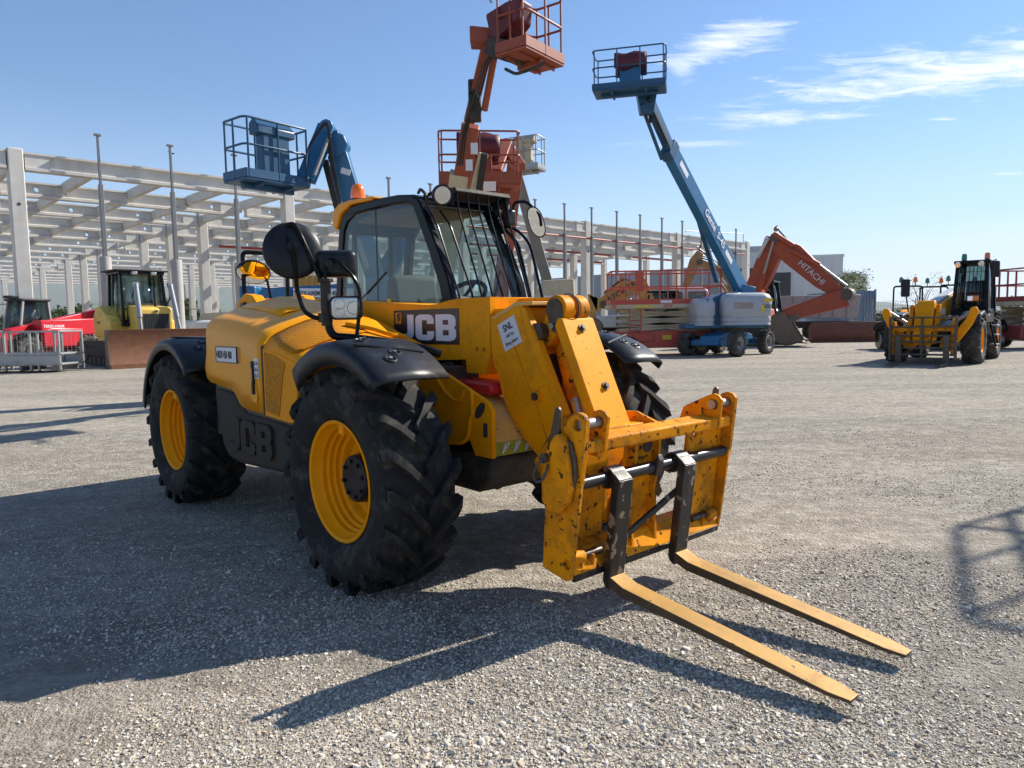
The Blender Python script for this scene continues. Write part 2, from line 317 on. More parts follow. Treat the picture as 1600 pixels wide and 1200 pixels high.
def stroke(mb, pts, w, org, X, Y, depth, closed=False):
    """thick flat letter stroke along a 2-D path, mitred, standing 'depth' proud of the plane"""
    X = V(X); Y = V(Y); Z = X.cross(Y).normalized(); O = V(org); n = len(pts); L_ = []; R_ = []
    for i in range(n):
        p = V(pts[i]); a = V(pts[i - 1]) if (i > 0 or closed) else None; c = V(pts[(i + 1) % n]) if (i < n - 1 or closed) else None
        d1 = (p - a).normalized() if a is not None else (c - p).normalized(); d2 = (c - p).normalized() if c is not None else d1
        n1 = V((-d1.y, d1.x)); n2 = V((-d2.y, d2.x)); m_ = (n1 + n2).normalized(); k = w / 2 / max(.45, m_.dot(n1)); L_.append(p + m_ * k); R_.append(p - m_ * k)
    W = lambda q, z: O + X * q.x + Y * q.y + Z * z
    vs = [W(q, z) for z in (0, depth) for l in (L_, R_) for q in l]; fs = []; m = n
    for i in range(n if closed else n - 1):
        j = (i + 1) % n; fs += [(2 * m + i, 2 * m + j, 3 * m + j, 3 * m + i), (i, j, 2 * m + j, 2 * m + i), (m + i, 3 * m + i, 3 * m + j, m + j)]
    if not closed: fs += [(0, 2 * m, 3 * m, m), (n - 1, m + n - 1, 3 * m + n - 1, 2 * m + n - 1)]
    mb.add(vs, fs)
LOGO = {'J': ([(.40, 1), (.68, 1), (.68, .28), (.64, .13), (.54, .04), (.40, 0), (0, 0), (0, .23), (.32, .23), (.38, .26), (.40, .33)], []),
        'C': ([(.78, .64), (.78, .84), (.71, .95), (.58, 1), (.20, 1), (.07, .95), (0, .84), (0, .16), (.07, .05), (.20, 0), (.58, 0), (.71, .05), (.78, .16), (.78, .36), (.50, .36), (.50, .22), (.28, .22), (.28, .78), (.50, .78), (.50, .64)], []),
        'B': ([(0, 0), (.56, 0), (.72, .05), (.80, .17), (.80, .39), (.73, .505), (.79, .60), (.79, .83), (.72, .95), (.56, 1), (0, 1)], [[(.28, .21), (.28, .41), (.52, .41), (.52, .21)], [(.28, .61), (.28, .79), (.51, .79), (.51, .61)]])}
def logo(parent, m, org, X, Y, w, h, depth, name='logo_letter', proud=-1):
    """block letters standing 'depth' proud of a face whose outward side is -y"""
    x = 0; s = w / 2.42
    for ch, adv in (('J', .68), ('C', .78), ('B', .8)):
        o, hs = LOGO[ch]; f = lambda p: ((x + p[0]) * s, p[1] * h)
        mb = MB().prism([f(p) for p in o], 'y', -depth, .001, [[f(p) for p in q] for q in hs])
        X_, Y_ = V(X).normalized(), V(Y); mb.v = [tuple(V(org) + X_ * a + Y_ * c + V((0, b, 0))) for a, b, c in mb.v]
        mb.build(name, m, parent); x += adv + .08
def bolt(mb, p, ax, r=.02, l=.02):
    i, j, k = AX[ax]; q = list(p); q[k] += l; mb.cyl(p, q, r, 6)
# ---------------------------------------------------------------- wheels
TYRES = {}
def tyre_mesh(Ro, W, rr, nl, lug, lean, key):
    """carcass with bulging sidewalls and two rows of slanted bar lugs; axis along y, outer side at -y"""
    mb = MB(); h = W / 2; b = Ro - lug
    prof = [(-h * .78, rr), (-h * .95, rr + (b - rr) * .22), (-h * 1.03, rr + (b - rr) * .5), (-h * 1.01, rr + (b - rr) * .74), (-h * .95, b - .035), (-h * .84, b - .010), (-h * .6, b), (0, b + .004)]
    prof = prof + [(-w, r) for w, r in prof[-2::-1]]
    mb.lathe(prof, n=48)
    mb.lathe([(-h * .955, rr + (b - rr) * .30), (-h * .985, rr + (b - rr) * .33), (-h * .99, rr + (b - rr) * .36)], n=48)
    pitch = 2 * pi / nl
    for sgn in (-1, 1):
        for i in range(nl):
            a0 = i * pitch + (pitch / 2 if sgn > 0 else 0)
            st = [(1.0, -.03, .66), (1.0, -.01, .88), (.94, .03, .935), (.82, .12, .982), (.52, .38, 1.0), (.22, .72, 1.0), (-.04, .98, 1.0)]
            secs = []
            for q, (wf, t, rf) in enumerate(st):
                a = a0 - lean * t; w = sgn * h * wf; top = rr + (Ro - rr) * rf if rf < 1 else Ro - .006 * abs(wf); bot = top - lug - .012
                wd = (.062 + .012 * (1 - t)) * (Ro / .615) * (1 - .25 * (q == 0)); da = wd / Ro / 2; k = .82
                if q == 0: w = sgn * h * .99; bot = top - .004; top = top + .002
                if q == 1: w = sgn * h * 1.035; bot = top - lug * 1.0
                P = lambda aa, r: (r * cos(aa), w, r * sin(aa))
                secs.append([P(a - da, bot), P(a - da * k, top), P(a + da * k, top), P(a + da, bot)])
            mb.loft(secs, closed=True, cap=True)
    return mb
def wheel(parent, loc, Ro, W, rr, nl=18, lug=.042, lean=.36, side=-1, rim='rim_yellow', tyre='rubber', deep=.16, hubm='dirty_black', hub_r=.135, hub_out=.07, spokes=0):
    """side -1: outer face towards -y"""
    key = (Ro, W, rr, nl, lug, lean, tyre)
    w = hub('wheel', parent, loc, (0, 0, 0) if side < 0 else (0, 0, pi))
    if key not in TYRES:
        t = tyre_mesh(Ro, W, rr, nl, lug, lean if True else -lean, key).build('tyre', tyre, w, sharp=42); TYRES[key] = t.data
    else:
        t = bpy.data.objects.new('tyre', TYRES[key]); COL.objects.link(t); t.parent = w
    t.rotation_euler = (0, random.uniform(0, 6), 0)
    h = W / 2; o = -h * .80
    mb = MB(); prof = [(o + .02, rr - .012), (o - .008, rr + .004), (o - .014, rr - .004), (o - .006, rr - .016), (o + .03, rr - .026), (o + .05, rr - .040), (o + .075, rr - .038), (o + .085, rr - .052), (o + .108, rr - .050), (o + .118, rr - .064), (o + .14, rr - .062), (o + .15, rr - .082), (o + deep, rr - .1), (o + deep + .012, hub_r + .03), (o + deep + .0, hub_r), (o + deep + .004, 0)]
    s = rr / .325; prof = [(o + (p - o) * min(s, 1.2), max(0, q if s > .9 else rr - (rr - q) * s)) for p, q in prof]
    mb.lathe(prof, n=40)
    mb.bx(-.025, .025, o + .02, o + .07, rr - .075, rr - .02)
    mb.build('rim', rim, w, sharp=30)
    mb = MB(); z0 = o + deep * min(s, 1.2)
    mb.lathe([(z0 + .01, hub_r + .006), (z0 - hub_out * .5, hub_r), (z0 - hub_out, hub_r * .94), (z0 - hub_out - .008, hub_r * .86), (z0 - hub_out - .004, 0)], n=28)
    for i in range(8): a = i * pi / 4 + .2; mb.cyl((hub_r * .72 * cos(a), z0 - hub_out - .004, hub_r * .72 * sin(a)), (hub_r * .72 * cos(a), z0 - hub_out - .02, hub_r * .72 * sin(a)), .012 * s, 6)
    mb.build('wheel_hub', hubm, w)
    return w

# ---------------------------------------------------------------- main telehandler (x forward from the front axle, y to its left)
MX, MY, MYAW = -.12736, 4.5101, -.8413
def fender(T, cx, side, a0, a1, drop=.16, holes=True):
    """moulded black mudguard: curved top sheet, outer skirt, raised rib and four bolt cups; angles from vertical, forward positive"""
    n = 16; Rf = .735; y0, y1 = (-1.125, -.70) if side < 0 else (1.125, .70); ztop = .6
    th = [a0 + (a1 - a0) * i / n for i in range(n + 1)]; secs = []
    for i, a in enumerate(th):
        f = i / n; e = .5 + .5 * abs(2 * f - 1) ** 2
        d = drop * (1 - .55 * f); r = Rf
        P = lambda y, rr_: (cx + rr_ * sin(a), y, ztop + rr_ * cos(a))
        ys = y1 + (y0 - y1)
        secs.append([P(y0 * 1.0, r - d), P(y0 * .997, r - d * .4), P(y0 * .99, r - .018), P(y0 * .972, r - .002), P(y0 * .93, r + .008), P((y0 + y1) / 2, r + .016), P(y1, r + .010)])
    m = MB().loft(secs); o = m.build('mudguard', 'black_plastic', T, solid=.012, sharp=50)
    rib = MB(); am = a0 + (a1 - a0) * .66
    rib.tube([(cx + (Rf + .014) * sin(am + .03 * q), y0 + (y1 - y0) * (.12 + .8 * q / 6), ztop + (Rf + .014) * cos(am + .03 * q)) for q in range(7)], .007, 6)
    rib.build('rib', 'black_plastic', o)
    if holes:
        for q, (fa, fy) in enumerate(((.50, .50), (.56, .36), (.78, .52), (.84, .38))):
            a = a0 + (a1 - a0) * fa; y = y0 + (y1 - y0) * fy; c = V((cx + (Rf + .008) * sin(a), y, ztop + (Rf + .008) * cos(a))); up = V((sin(a), 0, cos(a)))
            MB().lathe([(0, .036), (.010, .034), (.012, .028), (.004, .022), (.004, 0)], ax='z', n=16).xf(Matrix.Translation(c) @ up.to_track_quat('Z', 'Y').to_matrix().to_4x4()).build('bolt_cup', 'black_plastic', o); MB().cyl(c + up * .003, c + up * .016, .010, 6).build('bolt', 'steel', o)
    return o
def telehandler():
    T = thing('telehandler', 'large yellow telehandler with pallet forks lowered, filling the middle of the gravel yard', 'telehandler', (MX, MY, 0), MYAW)
    # wheels
    for x in (0, -2.75):
        for s in (-1, 1):
            wheel(T, (x, s * .905, .594), .612, .42, .325, 18, .046, .36, s, hubm='black_plastic' if x == 0 else 'pin_steel', hub_r=.135 if x == 0 else .12, deep=.19, hub_out=.10 if x == 0 else .04)
    fender(T, 0, -1, R(-37), R(42)); fender(T, 0, 1, R(-37), R(42)); fender(T, -2.75, -1, R(-78), R(48), .13); fender(T, -2.75, 1, R(-78), R(48), .13)
    # chassis
    MB().bx(-3.35, .1, -.36, .36, .5, 1.0).bx(-3.2, -.2, -.6, -.3, .55, .95).bx(-2.2, -.6, .25, .95, .5, 1.0).build('chassis', 'dirty_black', T, .02)
    ax = MB()
    for x in (0, -2.75):
        ax.tube([(x, -.72, .594), (x, -.45, .58), (x, -.22, .56), (x, 0, .55), (x, .22, .56), (x, .45, .58), (x, .72, .594)], [.13, .09, .12, .18, .12, .09, .13], 14)
        ax.beam((x - .14, -.45, .62), (x - .14, .45, .62), .06, .06)
    ax.build('axle', 'dirty_black', T)
    pl = [(-.62, .70), (-.62, 1.06), (-.30, 1.20), (-.04, 1.185), (.47, .995), (.505, .95), (.5, .69), (.35, .69), (.30, .775), (.22, .735), (.02, .715)]
    hs = [[(.40 + .028 * cos(a) - .035 * sin(a), .945 - .012 * cos(a) - .045 * sin(a)) for a in [k * pi / 6 for k in range(12)]], rrect(.425, .462, .80, .88, .01, 2)]
    for s in (-1, 1):
        c = MB().prism([p for p in pl if p[0] < .36] + [], 'y', s * .40, s * .425) if False else MB().prism(pl, 'y', s * .40, s * .425)
        c = c.build('chassis_plate', 'yellow', T, .004)
        for q in hs: MB().prism(q, 'y', s * .4252, s * .4262).build('plate_slot', 'hall_dark', c)
        b = bend([(.03, s * .435, 1.10), (.10, s * .435, 1.03), (.19, s * .435, .985), (.25, s * .435, 1.0), (.29, s * .435, 1.06), (.345, s * .435, 1.055), (.35, s * .435, .92), (.325, s * .435, .90), (.31, s * .435, .80), (.26, s * .435, .755), (.15, s * .435, .745)], .03, 3)
        MB().tube(b, .011, 6).build('plate_flange', 'yellow', c)
    MB().prism([(-.05, 1.03), (.12, 1.02), (.32, .93), (.43, .82), (.465, .765), (.40, .76), (-.05, .95)], 'y', -.395, .395).build('front_cover', 'dusty_yellow', T, .006)
    MB().prism([(.465, .765), (.485, .695), (.40, .69), (.38, .76)], 'y', -.395, .395).build('bumper_strip', 'hivis', T, .004)
    let = MB()
    for k in range(9): y = -.34 + k * .085; stroke(let, [(0, 0), (.035, .05), (.02, .01), (.06, .055)], .009, (.4795 + .0045, -y, .706), (0, 1, 0), (-.272, 0, .962), .004)
    let.build('stripe_script', 'white', T)
    MB().prism([(-.3, .48), (.32, .47), (.44, .54), (.475, .69), (-.3, .7)], 'y', -.40, .40).build('sump_guard', 'dirty_black', T, .03, 3)
    MB().prism([(-.1, 1.012), (.26, 1.0), (.285, 1.03), (.26, 1.075), (-.08, 1.085), (-.11, 1.05)], 'y', -.24, -.06).build('red_cover', 'red_part', T, .02, 3)
    MB().bx(-.45, -.05, -.4, -.1, 1.0, 1.16).build('valve_block', 'dirty_black', T, .01)
    ho = MB()
    for k in range(5): ho.tube(bend([(-.5, -.33 + .05 * k, 1.06), (-.2, -.36 + .05 * k, 1.15 + .01 * k), (-.08, -.34 + .04 * k, 1.08), (.0, -.2, 1.04)], .1), .013, 6)
    ho.build('hydraulic_hose', 'hose', T)
    # engine hood
    def sec(x, zb, pts): return [(x, -1.035, zb), (x, -1.045, zb + (1.2 - zb) * .5)] + [(x, y, z) for y, z in pts]
    A = [(-1.045, 1.25), (-1.042, 1.40), (-1.028, 1.45), (-.995, 1.487), (-.93, 1.512), (-.85, 1.546), (-.67, 1.607), (-.5, 1.650), (-.39, 1.652), (-.29, 1.62), (-.24, 1.54)]
    B = [(-1.045, 1.20), (-1.043, 1.294), (-1.018, 1.333), (-.985, 1.362), (-.95, 1.381), (-.854, 1.422), (-.73, 1.464), (-.54, 1.500), (-.40, 1.505), (-.29, 1.49), (-.24, 1.43)]
    def mixs(f, bulge=0): return [(a[0] * (1 - f) + b[0] * f, a[1] * (1 - f) + b[1] * f + bulge * (1 if i > 2 else 0)) for i, (a, b) in enumerate(zip(A, B))]
    secs = [sec(-2.03, 1.05, [(y * .985, z - .035) for y, z in A]), sec(-1.985, 1.03, [(y, z - .006) for y, z in A])]
    for x, zb in ((-1.94, 1.02), (-1.85, 1.015), (-1.7, 1.0), (-1.557, .992), (-1.50, .965), (-1.43, .905), (-1.367, .88), (-1.22, .872), (-1.1, .866), (-1.005, .863)):
        f = (x + 1.95) / .95; secs.append(sec(x, zb, mixs(max(0, f), .02 * sin(pi * max(0, min(1, f))))))
    hood = MB().loft(secs); hood.f.append(tuple(range(len(secs[0]) - 1, -1, -1)))
    H = hood.build('engine_hood', 'hood_yellow', T, sharp=60, solid=.012)
    # raised panel on the hood's top, recessed handle, latch and stickers
    MB().loft([[(x, -.80 + .0 * x, z + .004), (x, -.74, z + .035), (x, -.5, z + .062), (x, -.44, z + .066)] for x, z in ((-1.93, 1.563), (-1.7, 1.548), (-1.45, 1.52), (-1.25, 1.488))], ).build('hood_panel', 'hood_yellow', H, solid=.004)
    px, pz = -1.13, 1.07
    MB().bx(-1.155, -1.125, -1.062, -1.04, .985, 1.20).build('latch', 'black_plastic', H, .006); MB().bx(-1.152, -1.13, -1.066, -1.05, 1.07, 1.16).build('latch_reflector', 'decal_orange', H, .003)
    MB().prism(rrect(-1.18, -1.09, .935, 1.05, .03), 'y', -1.0485, -1.0475).build('latch_recess', 'hood_yellow', H)
    d = MB().bx(-1.115, -1.05, -1.0515, -1.047, 1.09, 1.22).build('warning_sticker', 'decal_white', H)
    for i in range(2):
        for j in range(3): stroke(mb_ := MB(), [(0, 0), (.009, .02), (.018, 0)], .004, (-1.106 + i * .03, -1.052, 1.10 + j * .04), (1, 0, 0), (0, 0, 1), .001, True); mb_.build('warning_sign', 'text_black', d)
    d = MB().prism(rrect(-1.76, -1.385, 1.178, 1.287, .004, 2), 'y', -1.0575, -1.044).build('phone_plate', 'decal_white', H); d['label'] = 'white plate with a black border and phone number'
    fr = MB()
    for a, b, c, e in ((-1.76, -1.385, 1.282, 1.288), (-1.76, -1.385, 1.177, 1.183), (-1.762, -1.756, 1.177, 1.288), (-1.389, -1.383, 1.177, 1.288)): fr.bx(a, b, -1.0595, -1.05, c, e)
    fr.build('plate_border', 'text_black', d)
    text('phone_number', '0878 450 400', 'text_black', d, (-1.728, -1.0585, 1.207), (1, 0, 0), (0, 0, 1), .073, .002, .0008, sx=.64)
    stroke(mb_ := MB(), [(0, .05), (.006, .03), (.018, .012)], .009, (-1.752, -1.0585, 1.205), (1, 0, 0), (0, 0, 1), .001); mb_.build('phone_symbol', 'text_black', d)
    MB().prism([(-1.005, .862), (-.989, .862), (-.989, 1.29), (-1.005, 1.30)], 'y', -1.049, -1.02).build('panel_gap', 'hall_dark', H)
    # grille body in front of the hood
    G = [[(-.99, B)], ]
    def gsec(x, pts): return [(x, y, z) for y, z in pts]
    b0 = [(y, z - .012) for y, z in B[1:]]
    g1 = [(-1.043, 1.262), (-1.022, 1.298), (-.99, 1.325), (-.95, 1.345), (-.854, 1.382), (-.73, 1.418), (-.54, 1.450), (-.40, 1.452), (-.29, 1.44), (-.24, 1.40)]
    g2 = [(-1.043, 1.222), (-1.025, 1.246), (-.99, 1.268), (-.95, 1.285), (-.854, 1.318), (-.73, 1.350), (-.54, 1.378), (-.40, 1.382), (-.29, 1.37), (-.24, 1.34)]
    g3 = [(-1.043, 1.185), (-1.03, 1.205), (-.99, 1.228), (-.95, 1.244), (-.854, 1.275), (-.73, 1.305), (-.54, 1.322), (-.40, 1.325), (-.29, 1.312), (-.24, 1.29)]
    g4 = [(-1.043, 1.13), (-1.03, 1.14), (-.99, 1.15), (-.95, 1.16), (-.854, 1.18), (-.73, 1.20), (-.54, 1.22), (-.40, 1.22), (-.29, 1.21), (-.24, 1.2)]
    P = MB().loft([gsec(-.990, b0), gsec(-.80, g1), gsec(-.58, g2), gsec(-.38, g3), gsec(-.33, g4)]).build('grille_body', 'yellow', T, sharp=50, solid=.012)
    side = [(-.990, .858), (-.66, .842), (-.595, .845), (-.57, .87), (-.50, 1.07), (-.46, 1.12), (-.385, 1.17), (-.385, 1.185), (-.58, 1.222), (-.80, 1.262), (-.990, 1.282)]
    MB().prism(side, 'y', -1.046, -1.00).build('side_panel', 'yellow', T, .008)
    # perforated mesh: side triangle and sloping top
    MB().prism([(-.965, .895), (-.775, .872), (-.70, 1.12), (-.66, 1.20), (-.80, 1.243), (-.955, 1.262)], 'y', -1.0495, -1.044).build('grille_mesh', GRILLE, P, label='perforated yellow mesh on the side of the engine cover')
    lift = lambda pts, e=.006: [(y, z + e) for y, z in pts]
    MB().loft([gsec(-.965, lift(b0)[2:8]), gsec(-.80, lift(g1)[1:7]), gsec(-.62, lift([(a[0] * .8 + c[0] * .2, a[1] * .8 + c[1] * .2) for a, c in zip(g2, g1)])[1:7]), gsec(-.56, lift(g2)[2:7] + [lift(g2)[6]])]).build('grille_mesh', GRILLE, P, solid=.004)
    MB().tube(bend([(-.72, -.60, 1.43), (-.55, -.50, 1.395), (-.44, -.46, 1.36), (-.42, -.35, 1.345)], .05), .014, 6).build('cover_crease', 'yellow', P)
    # lower skirt with embossed letters
    sk = [(-1.885, .992), (-1.565, .972), (-1.49, .93), (-1.40, .865), (-1.36, .85), (-.66, .822), (-.60, .83), (-.60, .60), (-.66, .535), (-.74, .515), (-1.50, .478), (-1.70, .50), (-1.80, .58), (-1.86, .80)]
    S = MB().prism(sk, 'y', -1.03, -.70).build('side_skirt', 'skirt_grey', T, .03, 3)
    logo(S, 'skirt_grey', (-1.62, -1.030, .575), (1, 0, 0), (0, 0, 1), .72, .225, .022, 'embossed_letter')
    MB().prism([(-1.9, 1.03), (-1.56, 1.005), (-1.47, .955), (-1.39, .885), (-1.0, .862), (-.6, .846), (-.6, .815), (-1.0, .83), (-1.42, .845), (-1.52, .93), (-1.58, .962), (-1.9, .98)], 'y', -1.012, -.9).build('skirt_gap', 'black_paint', T)
    MB().bx(-2.1, -.5, -.95, -.3, .62, 1.1).build('engine_bay', 'dirty_black', T)
    # rear: counterweight, boom pivot, mirror hoop
    MB().prism([(-3.75, .55), (-3.75, 1.15), (-3.6, 1.30), (-2.05, 1.30), (-2.05, 1.0), (-3.2, .5)], 'y', -.68, .68).build('counterweight', 'yellow', T, .05, 3)
    for s in (-1, 1): MB().prism([(-3.45, 1.1), (-3.45, 1.45), (-3.25, 1.66), (-3.12, 1.72), (-2.95, 1.70), (-2.6, 1.45), (-2.3, 1.25)], 'y', s * .19, s * .30, [circle(-3.1, 1.6, .045)]).build('boom_pivot_plate', 'yellow', T, .012)
    MB().cyl((-3.1, -.33, 1.6), (-3.1, .33, 1.6), .04).build('pivot_pin', 'pin_steel', T)
    hp = MB().tube(bend([(-3.45, -.16, 1.4), (-3.45, -.16, 2.13), (-3.45, .28, 2.13), (-3.45, .28, 1.4)], .05), .022, 8).build('mirror_hoop', 'black_paint', T)
    cm = V((-3.40, -.085, 1.935)); nrm = V((.55, -.32, -.76)).normalized()
    MB().cyl(cm - nrm * .02, cm, .155, 28, .16).build('mirror_back', 'black_plastic', hp); MB().add(*disc(cm + nrm * .003, nrm, .148, .03)).build('mirror', 'mirror_glass', hp, sharp=80)
    MB().tube([cm, (-3.42, .06, 1.86), (-3.42, .1, 1.6)], .012, 6).build('mirror_stay', 'black_paint', hp)
    boom(T); carriage(T); cab(T); mirrors(T)
    return T
def disc(c, n, r, bulge, seg=28, rings=5):
    n = V(n).normalized(); a = n.orthogonal().normalized(); b = n.cross(a); vs = [c + n * bulge]; fs = []
    for q in range(1, rings + 1):
        t = q / rings
        for k in range(seg): an = 2 * pi * k / seg; vs.append(V(c) + (a * cos(an) + b * sin(an)) * r * t + n * bulge * (1 - t * t))
    for k in range(seg): fs.append((0, 1 + k, 1 + (k + 1) % seg))
    for q in range(rings - 1):
        for k in range(seg): k2 = (k + 1) % seg; fs.append((1 + q * seg + k, 1 + (q + 1) * seg + k, 1 + (q + 1) * seg + k2, 1 + q * seg + k2))
    return vs, fs
def boom(T):
    ob = [(-3.15, 1.68), (-.95, 1.575), (-.42, 1.543), (-.33, 1.546), (-.20, 1.566), (-.1, 1.573), (.197, 1.573), (.195, 1.225), (.15, 1.117), (-.035, 1.121), (-.04, 1.20), (-.6, 1.175), (-3.15, 1.28)]
    B = MB().prism(ob, 'y', -.17, .17, [circle(.07, 1.265, .014, 10), circle(.135, 1.262, .014, 10)]).build('outer_boom', 'boom_yellow', T, .008)
    MB().bx(.03, .17, -.15, -.14, 1.23, 1.30).build('dark_hole_backing', 'decal_black', B)  # black sheet added behind the holes to give them a shaded inside
    d = MB().prism(rrect(-.825, -.097, 1.29, 1.515, .006, 2), 'y', -.1735, -.168).build('logo_plate', 'decal_black', B); d['label'] = 'black plate with white maker letters on the boom'
    logo(d, 'text_white', (-.765, -.1736, 1.318), (1, 0, -.012), (0, 0, 1), .64, .168, .002)
    MB().bx(-.803, -.733, -.1755, -.172, 1.425, 1.50).build('logo_badge', 'decal_orange', d)
    for q in range(3): stroke(mb_ := MB(), [(0, 0), (.012, .02), (-.002, .034), (.016, .05)], .006, (-.78 + q * .012, -.1758, 1.444), (1, 0, 0), (0, 0, 1), .001); mb_.build('badge_mark', 'text_black', d)
    I = MB().bx(-.5, .48, -.135, .135, 1.235, 1.505).build('inner_boom', 'boom_yellow', T, .012)
    MB().bx(.14, .60, .06, .175, 1.545, 1.565).build('boom_wear_plate', 'boom_yellow', T, .004)
    # head: two cranked side plates joined by a top plate
    hp = [(.205, 1.235), (.20, 1.452), (.245, 1.465), (.425, 1.533), (.455, 1.53), (.515, 1.337), (.775, .897), (.815, .80), (.79, .71), (.72, .655), (.62, .66), (.497, .753), (.363, .881), (.30, 1.0), (.267, 1.096), (.255, 1.19)]
    for s in (-1, 1):
        o = MB().prism(hp, 'y', s * .148, s * .172).build('head_plate', 'boom_yellow', T, .005)
        fl = [(.43, 1.53), (.475, 1.53), (.82, .905), (.77, .905), (.505, 1.34)]
        MB().prism([(.455, 1.528), (.50, 1.50), (.80, .93), (.775, .897), (.515, 1.337)], 'y', s * .122, s * .1725).build('head_flange', 'boom_yellow', o, .004)
        MB().tube(bend([(.225, s * .174, 1.22), (.285, s * .174, 1.11), (.315, s * .174, 1.0), (.378, s * .174, .885), (.51, s * .174, .76), (.63, s * .174, .672)], .05), .009, 6).build('weld_edge', 'boom_yellow', o)
        MB().cyl((.60, s * .165, 1.017), (.60, s * .195, 1.017), .034, 14).build('pin_boss', 'boom_yellow', o); MB().cyl((.60, s * .19, 1.017), (.60, s * .208, 1.017), .022, 14).build('pin', 'pin_steel', o)
        MB().tube(bend([(.39, s * .176, 1.33), (.60, s * .176, .93), (.70, s * .176, .70)], .04), .003, 5).build('crease', 'boom_yellow', o)
    MB().prism([(.20, 1.452), (.245, 1.467), (.425, 1.536), (.56, 1.536), (.56, 1.515), (.43, 1.513), (.25, 1.44)], 'y', -.175, .175).build('head_top_plate', 'dusty_yellow', T, .004)
    MB().bx(.42, .47, -.15, .15, .9, 1.5).build('head_web', 'dirty_black', T)
    # nose that carries the fork frame
    for s in (-1, 1): MB().prism([(.60, .66), (.80, .92), (.98, .93), (1.13, .88), (1.10, .42), (.98, .36), (.74, .46)], 'y', s * .19, s * .215, [circle(.76, .78, .05), circle(1.0, .47, .03)]).build('nose_plate', 'worn_yellow', T, .006)
    MB().prism([(.64, .64), (.78, .88), (1.06, .88), (1.06, .84), (.80, .80), (.72, .62)], 'y', -.19, .19).build('nose_web', 'worn_yellow', T, .006)
    MB().bx(1.04, 1.07, -.19, .19, .40, .86).build('nose_web', 'worn_yellow', T, .004)
    # stickers on the near plate
    e1 = V((.89, 0, .46)).normalized(); o0 = V((.335, -.1735, 1.255)); y1 = V((-.42, 0, .91)).normalized()
    x_ = V((.80, 0, .33)).normalized(); y_ = V((-.35, 0, .80)).normalized()
    st = [o0, o0 + x_ * .155, o0 + x_ * .155 + y_ * .165, o0 + y_ * .165]
    d = MB().add([p for p in st] + [p + V((0, -.003, 0)) for p in st], [(0, 1, 2, 3), (4, 5, 6, 7), (0, 1, 5, 4), (1, 2, 6, 5), (2, 3, 7, 6), (3, 0, 4, 7)]).build('hire_sticker', 'decal_white', T); d['label'] = 'tilted white sticker with black lettering'
    for s_, f, z, b in (('SNL', .105, .056, .0015), ('rail to', .066, .034, .0003), ('lifting object', .024, .027, .0002)): text('sticker_text', s_, 'text_black', d, o0 + x_ * .078 + y_ * f + V((0, -.004, 0)), x_, y_, z, .001, b, 'CENTER', .85)
    MB().cyl((.33, -.171, 1.43), (.33, -.176, 1.43), .022, 16).build('reflector', 'decal_orange', T)
    # tilt ram, link and guard plate
    MB().prism([(.705, 1.445), (.735, 1.44), (1.0, .87), (.93, .865), (.68, 1.40)], 'y', -.125, .13).build('guard_plate', 'boom_yellow', T, .008)
    for x, y, z in ((.763, .005, 1.385), (.905, .03, 1.075)):
        n = V((.907, 0, .42)); c = V((x, y, z)); MB().cyl(c - n * .01, c + n * .006, .024, 12).build('washer', 'pin_steel', T); MB().cyl(c, c + n * .020, .014, 6).build('bolt', 'pin_steel', T)
    L_ = MB()
    for y0, y1 in ((-.10, -.015), (.02, .10)):
        L_.prism(circle(.665, 1.49, .077, 18, -1.0, pi + .35) + [(.52, 1.36), (.50, 1.30), (.54, 1.27), (.60, 1.29), (.70, 1.38)], 'y', y0, y1)
    L_.build('tilt_link', 'worn_yellow', T, .008)
    MB().lathe([(-.012, .083), (-.004, .088), (.006, .083)], (.665, .003, 1.49), n=24).build('grease_seal', 'dirty_black', T)
    MB().prism([(.665 + .058 * cos(a) + (.012 if sin(a) < 0 else 0), 1.487 + (.062 if sin(a) > 0 else .125) * sin(a)) for a in [k * pi / 9 for k in range(18)]], 'y', -.116, -.101).build('pin_keeper', 'pin_steel', T, .004)
    MB().cyl((.66, -.118, 1.40), (.66, -.132, 1.40), .018, 6).build('bolt', 'steel', T)
    MB().cyl((.565, -.155, 1.365), (.565, .155, 1.365), .052, 20).build('link_pin', 'pin_steel', T)
    MB().cyl((.58, .03, 1.36), (.72, .03, .93), .055, 18).build('tilt_ram', 'worn_yellow', T)  # darker yellow here puts the shadow inside the head into the colour
    MB().cyl((.72, 0, 1.0), (.85, 0, .62), .05, 14).build('ram_rod', 'steel', T)
    MB().cyl((.76, -.2, .78), (.76, .2, .78), .045, 16).build('carriage_pin', 'pin_steel', T)
    MB().tube(bend([(.70, -.19, .72), (.73, -.24, .66), (.75, -.22, .56), (.8, -.2, .52)], .04), .02, 8).build('hose_end', 'dirty_black', T)
